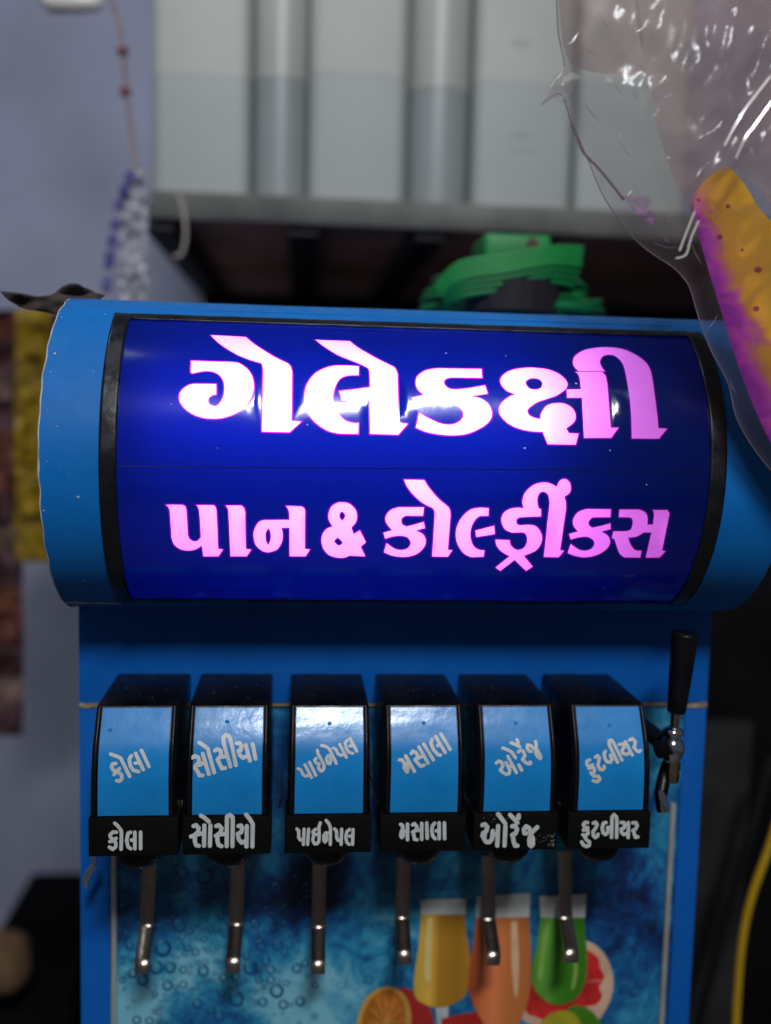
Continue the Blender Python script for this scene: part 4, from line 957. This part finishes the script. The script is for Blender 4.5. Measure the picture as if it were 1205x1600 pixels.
adopt(bag_sheet(-1, 1.3), bag); adopt(bag_sheet(1, 8.1, 9), bag)
# rolled hem along the edge
hem = spline([at(x, y, .6515) for x, y in edge], 3)
tube('bag_hem', hem, [.0003+.0003*abs(noise.noise(Vector((k*.3, 0, 0)))) for k in range(len(hem))], mat('hem_plastic', (.30, .22, .26), .25, spec=.8), bag, 6)
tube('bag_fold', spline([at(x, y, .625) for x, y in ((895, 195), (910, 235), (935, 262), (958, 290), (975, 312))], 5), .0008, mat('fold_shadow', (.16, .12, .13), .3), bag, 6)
for pts_, Yf in ((((1205, 118), (1180, 150), (1158, 180), (1132, 228)), .600), (((1205, 160), (1180, 195), (1165, 215), (1150, 248)), .600), (((1086, 330), (1074, 360), (1062, 392)), .612), (((1092, 345), (1080, 372), (1072, 398), (1056, 404)), .612)):
    tube('bag_crease', spline([at(x, y, Yf) for x, y in pts_], 5), .0007, mat('crease_plastic', (.62, .56, .52), .12, spec=1), bag, 6)
# pinkish second bag folded inside
inn = loop("990,-60c 1000,60 1012,110 1028,200 1050,270 1075,320 1090,345 1110,300 1150,262c 1190,300 1240,360c 1330,400c 1330,-60c", (0, 0), 1)
o = crumple('inner_wrap', inn, .648, .005, M['inner'], bag, 8, .012, 4, True)
top_ = loop("872,-60c 876,40 890,96 925,112 970,116 1010,113 1004,60 992,-60c", (0, 0), 1)
crumple('inner_wrap', top_, .650, .003, M['inner'], bag, 8, .02, 11, True)
# snack packet inside
pk = loop("1084,305c 1105,278 1138,262 1165,290 1190,330 1230,365c 1330,420c 1330,760c 1240,735c 1205,692c 1180,640 1150,560 1122,470 1098,390 1086,340", (0, 0), 1)
def pk_mat():
    mm = bpy.data.materials.new('packet_print_with_glow'); mm.use_nodes = True; nt = mm.node_tree; b = nt.nodes['Principled BSDF']; Lk = nt.links.new
    b.inputs['Roughness'].default_value = .3; b.inputs['Coat Weight'].default_value = .4
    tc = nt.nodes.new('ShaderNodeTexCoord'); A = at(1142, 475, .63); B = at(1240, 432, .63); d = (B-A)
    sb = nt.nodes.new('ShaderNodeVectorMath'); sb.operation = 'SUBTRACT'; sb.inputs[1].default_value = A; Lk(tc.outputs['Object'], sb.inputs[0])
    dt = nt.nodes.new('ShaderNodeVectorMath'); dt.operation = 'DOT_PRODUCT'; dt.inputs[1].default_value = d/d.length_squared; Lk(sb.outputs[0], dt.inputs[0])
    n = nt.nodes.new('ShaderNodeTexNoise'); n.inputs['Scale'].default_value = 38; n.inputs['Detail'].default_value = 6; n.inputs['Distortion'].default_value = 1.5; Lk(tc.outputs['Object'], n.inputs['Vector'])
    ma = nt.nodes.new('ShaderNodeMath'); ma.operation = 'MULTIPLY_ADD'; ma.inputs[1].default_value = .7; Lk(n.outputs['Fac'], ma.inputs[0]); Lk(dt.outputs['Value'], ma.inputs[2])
    r = nt.nodes.new('ShaderNodeValToRGB'); e = r.color_ramp.elements; e[0].position = .30; e[0].color = (.42, .02, .50, 1); e[1].position = 1; e[1].color = (.90, .44, .01, 1)  # magenta end: print, with the sign's glow painted into the colour
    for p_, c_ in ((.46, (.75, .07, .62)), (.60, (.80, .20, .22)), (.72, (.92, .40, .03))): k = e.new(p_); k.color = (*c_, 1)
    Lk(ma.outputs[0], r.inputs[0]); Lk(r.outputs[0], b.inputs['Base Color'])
    out = [x for x in nt.nodes if x.type == 'OUTPUT_MATERIAL'][0]
    tl = nt.nodes.new('ShaderNodeBsdfTranslucent'); Lk(r.outputs[0], tl.inputs[0]); ms = nt.nodes.new('ShaderNodeMixShader'); ms.inputs[0].default_value = .22
    Lk(b.outputs[0], ms.inputs[1]); Lk(tl.outputs[0], ms.inputs[2]); Lk(ms.outputs[0], out.inputs[0]); return mm
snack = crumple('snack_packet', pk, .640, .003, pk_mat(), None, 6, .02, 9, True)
tag(snack, 'yellow and orange snack packet, magenta print and painted sign glow, inside the clear bag', 'snack packet')
for px, py, r in ((1138, 322, 4), (1185, 421, 6), (1125, 370, 5), (1092, 312, 3), (1182, 482, 5), (1160, 390, 3)):
    lp = [(px+r*math.cos(t), py+r*math.sin(t)*.8) for t in [k*.7 for k in range(9)]]
    o = fill(lambda c: inside(c, lp), [lp], [], lambda x, y: at(x, y, .6396+.003*noise.noise(Vector((x*.02, y*.01, 9)))), 'printed_dot', mat('dot_red', (.35, .03, .03), .4), None, False); adopt(o, snack)

# small creased flaps of film along the bag, as in its gathered left edge
rc = random.Random(11)
for k in range(80):
    px = rc.uniform(880, 1190); py = rc.uniform(10, 600)
    if dist_edge(px, py) < 6 or not inside((px, py), bagp): continue
    L_ = rc.uniform(14, 46); an = rc.choice((1.0, 2.2, 1.9, .5)) + rc.gauss(0, .25)
    pts_ = [at(px+L_*t*math.cos(an)+rc.uniform(-1.5, 1.5), py+L_*t*math.sin(an)+4*math.sin(t*3), bagY(px, py, -1, 1.3)-.0012) for t in (0, .3, .6, 1)]
    if not inside((px+L_*math.cos(an), py+L_*math.sin(an)), bagp): continue
    n_ = 5*3+1; tube('bag_crease', spline(pts_, 5), [.00006+.00028*math.sin(math.pi*j/(n_-1)) for j in range(n_)], M['creaseclear'], bag, 5)
fl = loop("972,304c 1012,306 1018,322c 1024,345 1020,352c 1000,340 982,322c", (0, 0), 1)
crumple('bag_fold', fl, .628, .012, M['foldglow'], bag, 4, .14, 5, False)  # added fold whose pink stands for reflected sign light
fl = loop("852,150c 866,120 884,108 900,132c 896,150 884,160 870,158c", (0, 0), 1)
crumple('bag_fold', fl, .646, .010, M['bag'], bag, 4, .12, 6, False)

rc = random.Random(4); bm = bmesh.new()
for k in range(34):
    e_ = k % 4
    if e_ == 0: x, th = XL+rc.uniform(.001, .006), rc.uniform(-1.1, 1.2)
    elif e_ == 1: x, th = rc.uniform(XL+.05, XR-.04), TT+rc.uniform(.018, .03)
    elif e_ == 2: x, th = rc.uniform(XL+.01, PX0-.005), rc.uniform(-1, 1.2)
    else: x, th = rc.uniform(PX0, PX1), TB-.03
    r = rc.uniform(.0003, .0011)
    vs = [bm.verts.new(cyl(x+r*math.cos(a_)*rc.uniform(.4, 1.4), th+r/RC*math.sin(a_)*rc.uniform(.3, 1), RC+.0006)) for a_ in range(6)]; bm.faces.new(vs)
bmobj('laminate_chips', bm, M['paper'], mach)['kind'] = 'stuff'
